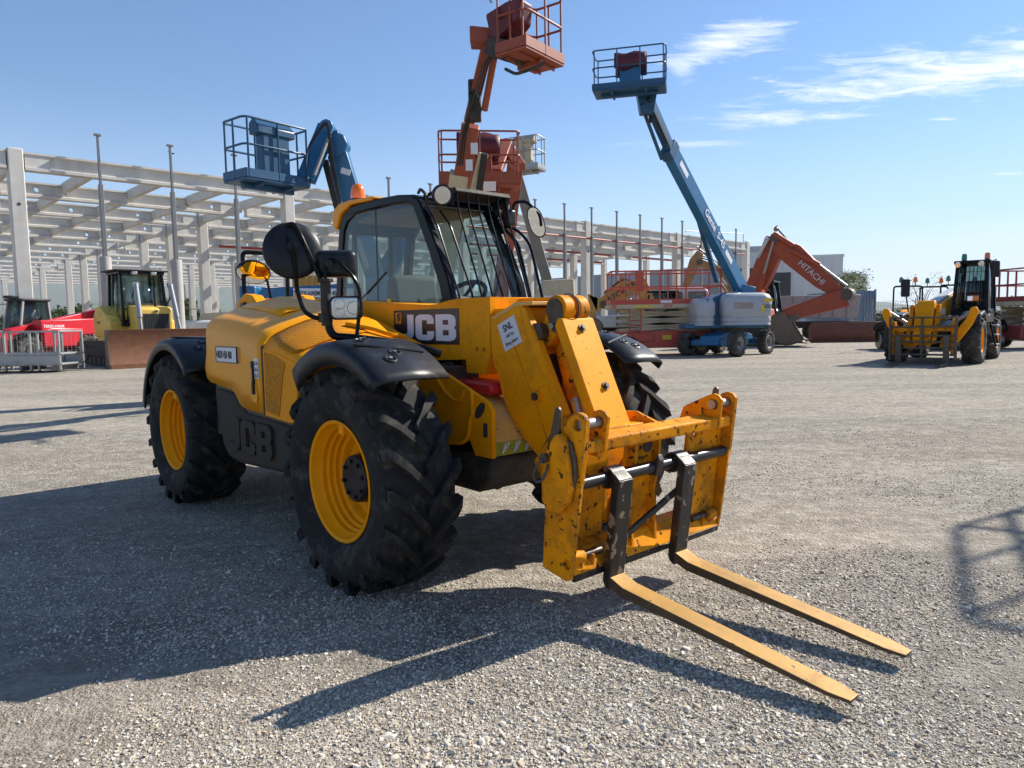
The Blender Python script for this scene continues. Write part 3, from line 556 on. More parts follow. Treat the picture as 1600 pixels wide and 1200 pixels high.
def carriage(T):
    """fork frame tilted 7 degrees nose-down; u forward, w up from the fork heel"""
    C = hub('fork_carriage', T, (1.30, 0, .215), (0, .1255, 0)); W = 'worn_yellow'
    Hc = circle(-.095, .095, .021, 14)
    for s in (-1, 1):
        e = MB().prism([(-.245, .03), (-.09, .018), (-.062, .035), (-.055, .20), (-.05, .53), (-.07, .56), (-.24, .50), (-.262, .36)], 'y', s * .605, s * .585, [Hc]).build('end_plate', W, C, .004)
        MB().prism([(-.262, .36), (-.24, .66), (-.20, .70), (-.17, .735), (-.135, .79), (-.10, .806), (-.07, .80), (-.048, .78), (-.048, .50), (-.06, .44), (-.24, .44)], 'y', s * .612, s * .582, [circle(-.097, .748, .026, 14)]).build('lug_plate', W, C, .004)
        MB().prism([(-.30 if s > 0 else -.20, .62), (-.28 if s > 0 else -.16, .70), (-.135, .79), (-.10, .806), (-.07, .80), (-.048, .78), (-.048, .62)], 'y', s * .47, s * .448, [circle(-.097, .748, .026, 14)]).build('lug_plate', W, C, .004)
        MB().cyl((-.097, s * .43, .748), (-.097, s * .588, .748), .025, 18).build('lug_pin', 'steel', C)
        cm_ = MB().prism([(-.24, .37), (-.20, .33), (-.13, .34), (-.085, .40), (-.07, .47), (-.09, .56), (-.12, .66), (-.16, .70), (-.19, .69), (-.235, .62), (-.255, .5)], 'y', s * .615, s * .655).build('latch_cam', W, C, .01)
        MB().prism([(-.235, .63), (-.215, .80), (-.20, .815), (-.185, .80), (-.18, .70), (-.2, .6)], 'y', s * .618, s * .640).build('latch_handle', 'pin_steel', C, .006)
        MB().prism([(-.12, .40), (-.075, .45), (-.06, .53), (-.075, .60), (-.11, .67), (-.15, .68), (-.115, .6), (-.10, .52), (-.115, .45)], 'y', s * .613, s * .632).build('latch_hook', 'pin_steel', C, .006)
        k = MB().tube(bend([(-.225, s * .66, .575), (-.225, s * .70, .56), (-.26, s * .70, .50), (-.24, s * .70, .46), (-.20, s * .69, .48), (-.205, s * .66, .55)], .02, 3), .007, 6); k.cyl((-.225, s * .65, .575), (-.225, s * .68, .575), .022, 12); k.build('latch_pin', 'pin_steel', C)
        # lower lug with cross pin inside the end plate
        MB().prism(circle(-.10, .115, .034, 14), 'y', s * .50, s * .58).prism([(-.13, .06), (-.07, .06), (-.07, .12), (-.13, .12)], 'y', s * .515, s * .53).prism([(-.13, .06), (-.07, .06), (-.07, .12), (-.13, .12)], 'y', s * .44, s * .455).build('stop_lug', W, C, .004)
        MB().cyl((-.10, s * .37, .115), (-.10, s * .50, .115), .018, 10).build('stop_pin', 'pin_steel', C)
    MB().bx(-.165, -.055, -.58, .58, .62, .683).build('top_tube', W, C, .012, 3)
    b = MB().cyl((-.085, -.585, .478), (-.085, .585, .478), .029, 22).build('fork_bar', 'rod_black', C)
    MB().prism([(-.19, .03), (-.06, .03), (-.06, .055), (-.125, .14), (-.19, .15)], 'y', -.584, .584).build('bottom_beam', W, C, .006)
    MB().bx(-.075, -.055, -.584, .584, .02, .052).build('wear_edge', 'fork_black', C, .003)
    MB().bx(-.20, -.185, -.584, -.27, .14, .63).build('back_plate', W, C, .004)
    MB().prism([(.262, .14), (.262, .63), (.582, .63), (.582, .14)], 'x', -.125, -.105, [circle(.33, .60, .02, 12)]).build('back_plate', W, C, .004)
    for y in (-.155, .03): MB().prism([(-.19, .10), (-.08, .07), (-.10, .2), (-.125, .34), (-.11, .45), (-.12, .63), (-.19, .63)], 'y', y, y + .022).build('centre_rib', W, C, .004)
    MB().bx(-.165, -.15, -.155, .05, .12, .62).build('centre_web', W, C, .004)
    MB().prism([(-.11, .43), (-.05, .44), (-.04, .52), (-.06, .55), (-.075, .52), (-.09, .50)], 'y', -.055, -.015).build('bar_stop', 'pin_steel', C, .006)
    MB().beam((-.05, -.27, .17), (-.045, .14, .345), .02, .032).build('brace_bar', 'fork_black', C, .004)
    MB().cyl((-.165, -.42, .60), (-.115, -.42, .60), .028, 16).build('boss', W, C)
    MB().prism(circle(-.02, .57, .035, 12), 'x', -.147, -.142).build('torn_hole', 'dirty_black', C)
    for yc, nm in ((-.352, 'near'), (.158, 'far')):
        w0, w1 = yc - .052, yc + .052
        out = [(-.045, .485), (0.002, .485), (0.002, .05), (.008, .02), (.022, .004), (.05, 0), (.5, -.002), (1.06, -.006), (1.10, -.012), (1.10, -.02), (.6, -.04), (.05, -.050), (.0, -.048), (-.03, -.035), (-.045, -.01)]
        F = hub('fork', C)
        MB().prism([p for p in out if p[0] < .006] + [(.006, .025), (.006, -.048)][:0], 'y', w0, w1).build('shank', 'fork_black', F, .007, 3)
        n = 14; secs = []
        for i in range(n + 1):
            f = i / n; x = -.004 + 1.115 * f; top = .022 * max(0, 1 - f * 26) ** 2 - .012 * f; th = .05 - .036 * f; tap = 1 if f < .93 else sqrt(max(.0, 1 - ((f - .93) / .075) ** 2)) * .55 + .45; hw = .052 * tap
            secs.append([(x, yc - hw, top), (x, yc + hw, top), (x, yc + hw, top - th), (x, yc - hw, top - th)])
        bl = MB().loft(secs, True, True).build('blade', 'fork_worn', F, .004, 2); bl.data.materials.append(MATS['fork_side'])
        for pg in bl.data.polygons: pg.material_index = 0 if pg.normal.z > .4 else 1      # top rubbed bright; darker sides: black paint plus shade put into the colour
        MB().lathe([(-.05, .030), (-.05, .052), (.05, .052), (.05, .030)], (-.085, yc, .478), n=22).prism([(-.095, .46), (-.04, .44), (.0, .485), (-.03, .505), (-.09, .53)], 'y', yc - .05, yc + .05).build('fork_eye', 'fork_black', F, .006)
def cab(T):
    C = hub('cab', T)
    out = [(-2.46, 1.2), (-2.42, 1.70), (-2.36, 2.07), (-2.32, 2.27), (-2.24, 2.37), (-2.1, 2.425), (-1.72, 2.435), (-1.42, 2.417), (-1.217, 2.394), (-1.13, 2.368), (-1.085, 2.32), (-.99, 2.154), (-.88, 1.968), (-.76, 1.73), (-.70, 1.50), (-.68, 1.2)]
    inn = [(-2.36, 1.42), (-2.33, 1.70), (-2.27, 2.07), (-2.235, 2.23), (-2.17, 2.305), (-2.06, 2.345), (-1.72, 2.362), (-1.42, 2.350), (-1.25, 2.335), (-1.185, 2.30), (-1.15, 2.24), (-1.085, 2.12), (-.98, 1.93), (-.875, 1.70), (-.83, 1.55), (-.82, 1.42)]
    for y0, y1 in ((.25, .31), (.94, 1.0)):
        MB().prism(out, 'y', y0, y1, [inn]).build('cab_frame', 'black_paint', C, .012, 3)
        MB().prism(inn, 'y', (y0 + .012), (y0 + .018)).build('side_window', 'cab_glass', C)
    MB().bx(-1.742, -1.732, .262, .275, 1.45, 2.36).build('window_divider', 'interior', C)
    # windscreen and rear window between the frames, cross members
    ws = [(-1.085, 2.318), (-.99, 2.154), (-.88, 1.968), (-.76, 1.73), (-.70, 1.50), (-.68, 1.20)]
    MB().loft([[(x - .02 - .0, .30, z), (x + .005, .45, z), (x + .012, .625, z), (x + .005, .8, z), (x - .02, .95, z)] for x, z in ws]).build('windscreen', 'screen_glass', C, sharp=80)
    MB().bx(-2.40, -2.394, .31, .94, 1.5, 2.3).build('rear_window', 'cab_glass', C)
    MB().prism([(-2.46, 1.2), (-2.42, 1.52), (-2.36, 1.52), (-2.40, 1.2)], 'y', .31, .94).build('cross_member', 'black_paint', C, .01)
    MB().prism([(-2.36, 2.22), (-2.31, 2.36), (-2.2, 2.4), (-2.2, 2.36), (-2.3, 2.22)], 'y', .31, .94).build('cross_member', 'black_paint', C, .01)
    MB().prism([(-1.23, 2.39), (-1.13, 2.366), (-1.085, 2.318), (-1.13, 2.31), (-1.2, 2.34)], 'y', .31, .94).build('cross_member', 'black_paint', C, .01)
    for y0, y1 in ((.42, .45), (.80, .83)): MB().bx(-2.41, -2.36, y0, y1, 1.5, 2.3).build('rear_post', 'black_paint', C, .008)
    MB().prism(out[:1] + [(-2.44, 1.45), (-.69, 1.45), (-.66, .62), (-2.3, .62)], 'y', .945, 1.005).prism([(-.70, 1.5), (-.66, .62), (-.72, .62), (-.76, 1.5)], 'y', .31, .945).build('cab_body', 'black_paint', C, .015)
    # roof: yellow rear cap, black front
    MB().prism([(-2.335, 2.25), (-2.385, 2.27), (-2.405, 2.34), (-2.375, 2.425), (-2.29, 2.465), (-2.1, 2.475), (-1.72, 2.455), (-1.70, 2.438), (-1.75, 2.425), (-2.08, 2.435), (-2.26, 2.375)], 'y', .232, 1.018).build('roof_cap', 'hood_yellow', C, .02, 3)
    MB().prism([(-1.72, 2.44), (-1.42, 2.428), (-1.2, 2.40), (-1.12, 2.372), (-1.2, 2.36), (-1.7, 2.37)], 'y', .27, .98).build('roof_front', 'black_paint', C, .012)
    b = MB().lathe([(0, .072), (.03, .072), (.04, .064), (.045, 0)], (-2.20, .38, 2.47), 'z', 22).build('beacon_base', 'black_plastic', C)
    MB().lathe([(.03, .064), (.06, .066), (.12, .058), (.155, .044), (.17, .024), (.173, 0)], (-2.20, .38, 2.47), 'z', 22).build('beacon_lens', 'amber', b, sharp=70)
    # front guard: visor plate and nine bent bars
    g = hub('windscreen_guard', C)
    MB().prism([(-1.13, 2.40), (-.98, 2.435), (-.90, 2.43), (-.885, 2.40), (-.90, 2.395), (-1.0, 2.41), (-1.13, 2.375)], 'y', .44, .98).build('visor', 'dirty_black', g, .004)
    MB().prism([(-1.14, 2.37), (-.93, 2.30), (-.90, 2.40), (-.93, 2.42)], 'y', .965, .985).build('visor_end', 'black_plastic', g)
    MB().prism([(-1.14, 2.37), (-.93, 2.30), (-.90, 2.40), (-.93, 2.42)], 'y', .435, .45).build('visor_end', 'black_plastic', g)
    for i, (yb, yt) in enumerate(((.275, .25), (.40, .37), (.485, .455), (.59, .555), (.69, .655), (.785, .755), (.88, .855), (.955, .945))):
        top = [(-.88, yt, 2.15), (-1.0, yt, 2.26)] if i < 2 else [(-.885, yt, 2.26), (-.905, yt, 2.41)]
        MB().tube(bend([(-.625, yb, 1.40), (-.665, yb, 1.62)] + top, .06), .0078, 7).build('guard_bar', 'black_paint', g)
    for z, x in ((1.47, -.63),): MB().tube([(x, .25, z), (x, 1.0, z)], .012, 6).build('guard_rail', 'black_paint', g)
    # left-hand door bars and far mirror
    for dx, y in ((0, 1.03), (-.05, 1.07), (.02, 1.14)):
        MB().tube(bend([(-.66 + dx, y, 1.35), (-.72 + dx, y, 1.6), (-.86 + dx, y, 2.05), (-.97 + dx, y - .05, 2.18), (-1.05, .98, 2.2)], .07), .012, 7).build('door_bar', 'black_paint', g)
    MB().tube(bend([(-1.05, 1.0, 2.25), (-.99, 1.10, 2.28), (-.985, 1.10, 2.39), (-.9, 1.16, 2.395), (-.80, 1.22, 2.28), (-.8, 1.23, 2.19)], .04), .013, 8).build('mirror_arm', 'black_paint', C)
    MB().bx(-1.02, -.95, 1.0, 1.1, 2.2, 2.33).build('mirror_bracket', 'black_plastic', C, .02)
    mc = V((-.83, 1.205, 2.225)); n = V((.62, -.62, -.1)).normalized(); side = V((-.72, -.69, 0)).normalized(); up = (side.cross(n)).normalized(); up = up if up.z > 0 else -up; up = (up + side * .25).normalized()
    ov = lambda sa, sb, off: [mc + n * off + side * (sa * cos(a)) + up * (sb * (abs(sin(a)) ** .7) * (1 if sin(a) >= 0 else -1)) for a in [2 * pi * k / 26 for k in range(26)]]
    MB().loft([ov(.05, .10, -.02), ov(.062, .125, -.012), ov(.065, .13, 0), ov(.060, .122, .003)], True, True).build('mirror_shell', 'black_plastic', C)
    m = MB(); q = ov(.057, .118, .006); m.add(q, [tuple(range(26))]); m.build('mirror', 'mirror_glass', C)
    # work lamps
    for y, nm in ((.33, 'a'), (1.0, 'b')):
        c = V((-.915, y, 2.362)); d = V((.93, -.28, -.25)).normalized()
        if y > .9: c = V((-1.0, 1.0, 2.33)); d = V((.9, .1, -.3)).normalized()
        h = MB().cyl(c - d * .075, c - d * .02, .05, 20, .075).cyl(c - d * .02, c + d * .012, .075, 20, .078).build('work_lamp', 'black_plastic', C)
        MB().add(*disc(c + d * .016, d, .066, .012)).build('lamp_lens', 'lens_glass', h, sharp=80); MB().add(*disc(c + d * .0128, d, .062, .002)).build('lamp_reflector', 'lamp_silver', h)
        MB().tube(bend([c - d * .06, c - d * .10 + V((0, -.0, .02)), (-1.09, y - .04, 2.37)], .03), .014, 6).build('lamp_bracket', 'black_paint', h)
    MB().tube(bend([(-1.13, .27, 2.40), (-1.06, .24, 2.42), (-1.0, .26, 2.36), (-1.05, .28, 2.28), (-1.0, .30, 2.22)], .03), .012, 6).build('lamp_cable', 'hose', C)
    # interior
    s = hub('operator_seat', C)
    MB().prism([(-1.90, 1.25), (-1.88, 1.55), (-1.86, 1.80), (-1.80, 1.845), (-1.74, 1.82), (-1.70, 1.6), (-1.66, 1.3), (-1.36, 1.28), (-1.34, 1.18), (-1.85, 1.15)], 'y', .42, .86).build('seat_shell', 'seat_cloth', s, .05, 4)
    MB().bx(-1.62, -1.25, .36, .42, 1.40, 1.46).build('armrest', 'interior', s, .02)
    MB().prism([(-.98, 1.2), (-.98, 1.5), (-.92, 1.60), (-.80, 1.56), (-.74, 1.2)], 'y', .33, .93).build('dashboard', 'interior', C, .03)
    MB().tube(arc3((0, 0, 0), .19, 0, 2 * pi - .01, 24, 'z'), .018, 8, True).tube([(-.18, 0, 0), (.18, 0, 0)], .014, 6).xf(Matrix.Translation((-1.08, .64, 1.62)) @ Matrix.Rotation(R(-38), 4, 'Y')).build('steering_wheel', 'interior', C)
    MB().cyl((-.92, .64, 1.4), (-1.07, .64, 1.61), .03, 10).build('steering_column', 'interior', C)
    MB().prism([(-1.02, 1.54), (-.96, 1.64), (-.82, 1.57), (-.78, 1.5)], 'y', .36, .9).build('dash_top', 'lining', C, .03)
    MB().bx(-2.3, -2.0, .33, .93, 1.2, 1.5).build('rear_shelf', 'interior', C, .03)
    MB().bx(-2.15, -1.2, .33, .93, 2.29, 2.345).build('headlining', 'lining', C, .02)
    MB().bx(-1.28, -1.24, .33, .36, 1.5, 1.62).build('control_lever', 'interior', C, .01)
    MB().tube([(-2.05, .27, 1.62), (-1.62, .266, 1.83)], .008, 5).tube([(-1.9, .266, 1.68), (-1.6, .266, 1.84)], .012, 4).build('wiper', 'hose', C)
    MB().bx(-1.59, -1.545, .258, .262, 1.565, 1.625).build('window_sticker', 'warn_yellow', C)
    MB().tube(bend([(-.80, .62, 1.35), (-.79, .72, 1.62), (-.87, .84, 1.82)], .1), .010, 5).build('screen_wiper', 'hose', C)
def mirrors(T):
    M_ = hub('mirror_and_lamp_arm', T); vd = V((-3.629, 1.867, .22)).normalized(); sd = V((-.667, -.745, 0)); up = V((.0, .0, 1))
    MB().tube(bend([(.22, -.55, 1.255), (.19, -.62, 1.285), (.10, -.73, 1.318), (-.06, -.91, 1.352), (-.15, -1.008, 1.362), (-.165, -1.022, 1.46), (-.165, -1.025, 1.67)], .06), .022, 10).build('main_arm', 'black_paint', M_)
    MB().cyl((-.165, -1.025, 1.42), (-.165, -1.025, 1.665), .028, 12).cyl((-.165, -1.025, 1.655), (-.165, -1.025, 1.675), .042, 12).bx(-.20, -.14, -1.06, -1.0, 1.44, 1.49).build('arm_sleeve', 'dirty_black', M_, .004)
    # big round mirror, seen from behind, on its own bent tubes
    c = V((-.278, -1.152, 1.828)); n = (vd + V((0, 0, -.22)) + sd * .12).normalized()
    def ring(r, off, k=34):
        a = n.cross(up).normalized(); b = a.cross(n)
        return [c + n * off + (a * cos(2 * pi * i / k) + b * sin(2 * pi * i / k)) * r for i in range(k)]
    o = MB().loft([ring(.03, -.036), ring(.10, -.031), ring(.135, -.022), ring(.148, -.010), ring(.154, -.006), ring(.155, .012), ring(.148, .016)], True, True).build('round_mirror', 'black_plastic', M_, sharp=60)
    MB().add(*disc(c + n * .017, n, .145, .02)).build('mirror_glass', 'mirror_glass', o, sharp=80)
    k = c - n * .07; MB().cyl(c - n * .03, c - n * .075, .030, 16).cyl(c - n * .07, c - n * .09, .018, 8).build('ball_joint', 'black_plastic', o)
    k = c - n * .085
    MB().tube(bend([(-.175, -1.04, 1.66), (-.185, -1.055, 1.70), (-.245, -1.13, 1.93), (-.265, -1.15, 1.972), (-.290, -1.178, 1.958), (-.287, -1.18, 1.90), k], .035), .0125, 8).build('upper_stay', 'black_paint', M_)
    MB().tube(bend([k, (-.262, -1.145, 1.62), (-.240, -1.12, 1.50), (-.205, -1.07, 1.462), (-.165, -1.025, 1.46)], .05), .013, 8).build('lower_stay', 'black_paint', M_)
    # rectangular mirror behind the post
    c2 = V((-.175, -.955, 1.757)); n2 = (vd + sd * -.1).normalized(); a2 = n2.cross(up).normalized(); b2 = a2.cross(n2)
    def rr_(sx, sy, off): return [c2 + n2 * off + a2 * x + b2 * y for x, y in rrect(-sx, sx, -sy, sy, min(sx, sy) * .45, 5)]
    o = MB().loft([rr_(.075, .045, -.03), rr_(.105, .066, -.018), rr_(.113, .074, 0), rr_(.110, .071, .006)], True, True).build('rectangular_mirror', 'black_plastic', M_, sharp=60)
    MB().add(rr_(.105, .066, .008), [tuple(range(24))]).build('mirror_glass', 'mirror_glass', o)
    MB().cyl(c2 - n2 * .02 + a2 * -.03, c2 - n2 * .06 + a2 * -.03, .022, 14).build('ball_joint', 'black_plastic', o)
    q = c2 - n2 * .055 - a2 * .03
    s_ = 1 if (a2.dot(sd) < 0) else -1
    q = c2 - n2 * .055 + a2 * .03 * s_
    MB().cyl(q, q + n2 * .05, .022, 14).build('ball_joint', 'black_plastic', o)
    MB().tube(bend([q, (-.06, -.91, 1.68), (-.042, -.887, 1.61), (-.045, -.89, 1.50), (-.058, -.905, 1.37)], .04), .011, 8).build('side_stay', 'black_paint', M_)
    MB().tube(bend([(-.165, -1.025, 1.66), (-.17, -1.02, 1.75), (-.15, -.995, 1.785), q], .03), .010, 8).build('hook_stay', 'black_paint', M_)
    # headlamp: rounded trapezium, chrome reflector behind a clear lens
    c3 = V((-.072, -.955, 1.515)); n3 = V((.93, -.30, -.02)).normalized(); a3 = V((0, 0, 1)).cross(n3).normalized(); b3 = n3.cross(a3)
    def hl(sx, sy, off): return [c3 + n3 * off + a3 * (x * (1.0)) + b3 * y for x, y in rrect(-sx, sx, -sy, sy, sy * .5, 5)]
    o = MB().loft([hl(.05, .04, -.09), hl(.082, .056, -.05), hl(.09, .064, 0), hl(.085, .06, .004), hl(.083, .058, -.004)], True, True).build('headlamp', 'black_plastic', M_, sharp=50)
    f = MB()
    for x0, y0, r in ((-.035, .022, .03), (-.035, -.026, .026), (.04, 0, .036)): f.add(*disc(c3 + n3 * .003 + a3 * x0 + b3 * y0, n3, r, -.025, 18, 4))
    f.build('lamp_bowl', 'lamp_silver', o, sharp=80)
    rf = MB(); rf.loft([hl(.078, .053, .001), hl(.07, .046, .002)], True, False); rf.add(hl(.078, .053, -.001), [tuple(range(24))]); rf.build('reflector', 'lamp_silver', o)
    MB().loft([hl(.083, .058, .004), hl(.072, .048, .016), hl(.04, .025, .021)], True, True).build('lamp_lens', 'lens_glass', o, sharp=80)
    MB().bx(-.15, -.10, -1.02, -.97, 1.46, 1.56).build('lamp_mount', 'black_plastic', o, .008)
def grille_material():
    m = bpy.data.materials.new('grille_mesh'); MATS['grille_mesh'] = m; m.use_nodes = True; nt = m.node_tree; N = nt.nodes; L = nt.links; b = N['Principled BSDF']
    tc = N.new('ShaderNodeTexCoord'); vo = N.new('ShaderNodeTexVoronoi'); vo.inputs['Scale'].default_value = 105; vo.inputs['Randomness'].default_value = .25; L.new(tc.outputs['Object'], vo.inputs['Vector'])
    r = N.new('ShaderNodeMapRange'); L.new(vo.outputs['Distance'], r.inputs[0]); r.inputs[1].default_value = .36; r.inputs[2].default_value = .44
    n = N.new('ShaderNodeTexNoise'); n.inputs['Scale'].default_value = 6; n.inputs['Detail'].default_value = 8; L.new(tc.outputs['Object'], n.inputs['Vector'])
    x = N.new('ShaderNodeMix'); x.data_type = 'RGBA'; L.new(n.outputs[0], x.inputs[0]); x.inputs[6].default_value = (.74, .27, .002, 1); x.inputs[7].default_value = (.42, .17, .006, 1)
    y = N.new('ShaderNodeMix'); y.data_type = 'RGBA'; L.new(r.outputs[0], y.inputs[0]); y.inputs[6].default_value = (.13, .055, .003, 1); L.new(x.outputs[2], y.inputs[7]); L.new(y.outputs[2], b.inputs['Base Color'])
    bp = N.new('ShaderNodeBump'); bp.inputs['Strength'].default_value = .6; bp.inputs['Distance'].default_value = .004; L.new(r.outputs[0], bp.inputs['Height']); L.new(bp.outputs[0], b.inputs['Normal']); b.inputs['Roughness'].default_value = .55; b.inputs['Specular IOR Level'].default_value = .12
    return m
GRILLE = grille_material()
# ---------------------------------------------------------------- ground, stones, building frame, far things
def at(px, py, Y):
    """survey helper: the point at distance Y along the sight line of a measured image point"""
    u, v = px - 800, py - 600; c, s = cos(.01635), sin(.01635); u, v = u * c - v * s, u * s + v * c
    d = (u / 1130.64, 1, -v / 1130.64); c, s = cos(.08563), sin(.08563); d = V((d[0], d[1] * c + d[2] * s, -d[1] * s + d[2] * c))
    return V((0, 0, 1.4253)) + d * (Y / d.y)
STAINS = ((-1.9, 2.55, 1.7, .55, (.72, .61, .46), .7), (-.75, 2.75, .9, .25, (.68, .57, .43), .6), (-8.5, 12.5, 7.0, 3.4, (.66, .58, .455), .75), (.8, 2.1, 1.2, .4, (.62, .55, .44), .5), (2.7, 3.3, .9, .6, (.58, .48, .345), .6), (2.2, 4.6, 1.6, .5, (.56, .47, .355), .5), (5.5, 8.5, 3.0, 1.0, (.52, .41, .28), .6), (3.2, 12, 4, 1.2, (.40, .335, .26), .5), (-6.2, 7.4, 2.4, .5, (.50, .37, .24), .6), (-.30, 3.2, .26, .5, (.10, .08, .06), .85), (-1.75, 3.3, .5, .3, (.19, .12, .075), .6), (.1, 4.2, .5, .25, (.13, .115, .095), .6), (-.75, 3.9, .5, .25, (.16, .14, .12), .5), (-5.6, 8.2, 2.2, .8, (.36, .25, .15), .55), (4.6, 7.4, 2.4, .7, (.42, .30, .19), .5), (2.4, 5.0, 1.0, .4, (.40, .29, .19), .4))
def gravel():
    m = bpy.data.materials.new('gravel'); MATS['gravel'] = m; m.use_nodes = True; nt = m.node_tree; N = nt.nodes; L = nt.links; b = N['Principled BSDF']
    tc = N.new('ShaderNodeTexCoord'); vec = tc.outputs['Object']
    def noise(s, det=5, rg=.6, v=None):
        n = N.new('ShaderNodeTexNoise'); n.inputs['Scale'].default_value = s; n.inputs['Detail'].default_value = det; n.inputs['Roughness'].default_value = rg; L.new(v or vec, n.inputs['Vector']); return n.outputs['Fac']
    def rng(x, a, c, lo=0, hi=1):
        r = N.new('ShaderNodeMapRange'); L.new(x, r.inputs[0]); r.inputs[1].default_value = a; r.inputs[2].default_value = c; r.inputs[3].default_value = lo; r.inputs[4].default_value = hi; return r.outputs[0]
    def mix(f, a, c, mode='MIX'):
        x = N.new('ShaderNodeMix'); x.data_type = 'RGBA'; x.blend_type = mode
        if isinstance(f, (int, float)): x.inputs[0].default_value = f
        else: L.new(f, x.inputs[0])
        for i, k in ((6, a), (7, c)):
            if isinstance(k, tuple): x.inputs[i].default_value = (*k, 1)
            else: L.new(k, x.inputs[i])
        return x.outputs[2]
    def voro(s, feat='F1', out='Distance'):
        v = N.new('ShaderNodeTexVoronoi'); v.inputs['Scale'].default_value = s; v.feature = feat; L.new(vec, v.inputs['Vector']); return v.outputs[out]
    mp = N.new('ShaderNodeMapping'); mp.inputs['Rotation'].default_value = (0, 0, R(28)); mp.inputs['Scale'].default_value = (.35, 1.3, 1); L.new(vec, mp.inputs[0])
    patch = rng(noise(.45, 8, .66, mp.outputs[0]), .43, .56)                      # fine tan earth showing between the stones
    base = mix(patch, (.50, .435, .345), (.53, .41, .265))
    cells = voro(70, 'F1', 'Color'); hs = N.new('ShaderNodeSeparateColor'); L.new(cells, hs.inputs[0])
    base = mix(mix(rng(patch, 0, 1, .8, .3), (0, 0, 0), (1, 1, 1)), base, mix(hs.outputs[0], (.23, .205, .17), (.66, .615, .54)))
    cells2 = voro(190, 'F1', 'Color'); h2 = N.new('ShaderNodeSeparateColor'); L.new(cells2, h2.inputs[0])
    base = mix(rng(patch, 0, 1, .6, .35), base, mix(h2.outputs[1], (.20, .175, .14), (.64, .59, .51)))
    damp = rng(noise(.42, 6, .7), .57, .70, 0, .6); base = mix(damp, base, (.24, .20, .155))   # damp and oily patches
    track = rng(noise(.9, 4, .5, mp.outputs[0]), .52, .72, 0, .35); base = mix(track, base, (.40, .325, .24))
    # oil and wet stains where machines have stood: each with its own place, size and ragged edge
    for sx_, sy_, rx, ry, col, k in STAINS:
        m2 = N.new('ShaderNodeMapping'); m2.vector_type = 'TEXTURE'; m2.inputs['Location'].default_value = (sx_, sy_, 0); m2.inputs['Scale'].default_value = (rx, ry, 1); L.new(vec, m2.inputs[0])
        ln = N.new('ShaderNodeVectorMath'); ln.operation = 'LENGTH'; L.new(m2.outputs[0], ln.inputs[0])
        ad = N.new('ShaderNodeMath'); ad.operation = 'MULTIPLY_ADD'; L.new(noise(5, 6, .7), ad.inputs[0]); ad.inputs[1].default_value = 1.3; L.new(ln.outputs['Value'], ad.inputs[2])
        base = mix(rng(ad.outputs[0], 1.0, 1.75, k, 0), base, col)
    base = mix(.30, base, mix(h2.outputs[2], (.22, .19, .15), (.74, .67, .56))); base = mix(.22, base, mix(hs.outputs[1], (.20, .17, .13), (.74, .68, .58)))
    # grain that stays visible far off: clumps of stone and the shadows between them put into the colour
    g1 = rng(noise(16, 8, .82), .38, .62); g2 = rng(noise(3.6, 7, .78, mp.outputs[0]), .40, .60)
    base = mix(rng(g1, 0, 1, .40, 0), base, (.15, .13, .105)); base = mix(rng(g1, .55, 1, 0, .38), base, (.74, .68, .585)); g3 = rng(noise(5.5, 6, .8), .40, .60); base = mix(rng(g2, 0, 1, .24, 0), base, (.25, .205, .155)); base = mix(rng(g3, 0, .6, .34, 0), base, (.19, .165, .13)); base = mix(rng(g3, .55, 1, 0, .28), base, (.70, .645, .555))
    L.new(base, b.inputs['Base Color']); b.inputs['Roughness'].default_value = .9; b.inputs['Specular IOR Level'].default_value = .25
    def add(a, c, k):
        x = N.new('ShaderNodeMath'); x.operation = 'MULTIPLY_ADD'; L.new(c, x.inputs[0]); x.inputs[1].default_value = k; L.new(a, x.inputs[2]); return x.outputs[0]
    hgt = rng(noise(1.1, 4), 0, 1, 0, 1.2)
    hgt = add(hgt, voro(55), -.8); hgt = add(hgt, voro(130), -.5); hgt = add(hgt, noise(9, 8, .8), 2.0)
    bp = N.new('ShaderNodeBump'); bp.inputs['Distance'].default_value = .026; L.new(rng(patch, 0, 1, 1, .7), bp.inputs['Strength']); L.new(hgt, bp.inputs['Height']); L.new(bp.outputs[0], b.inputs['Normal'])
gravel()
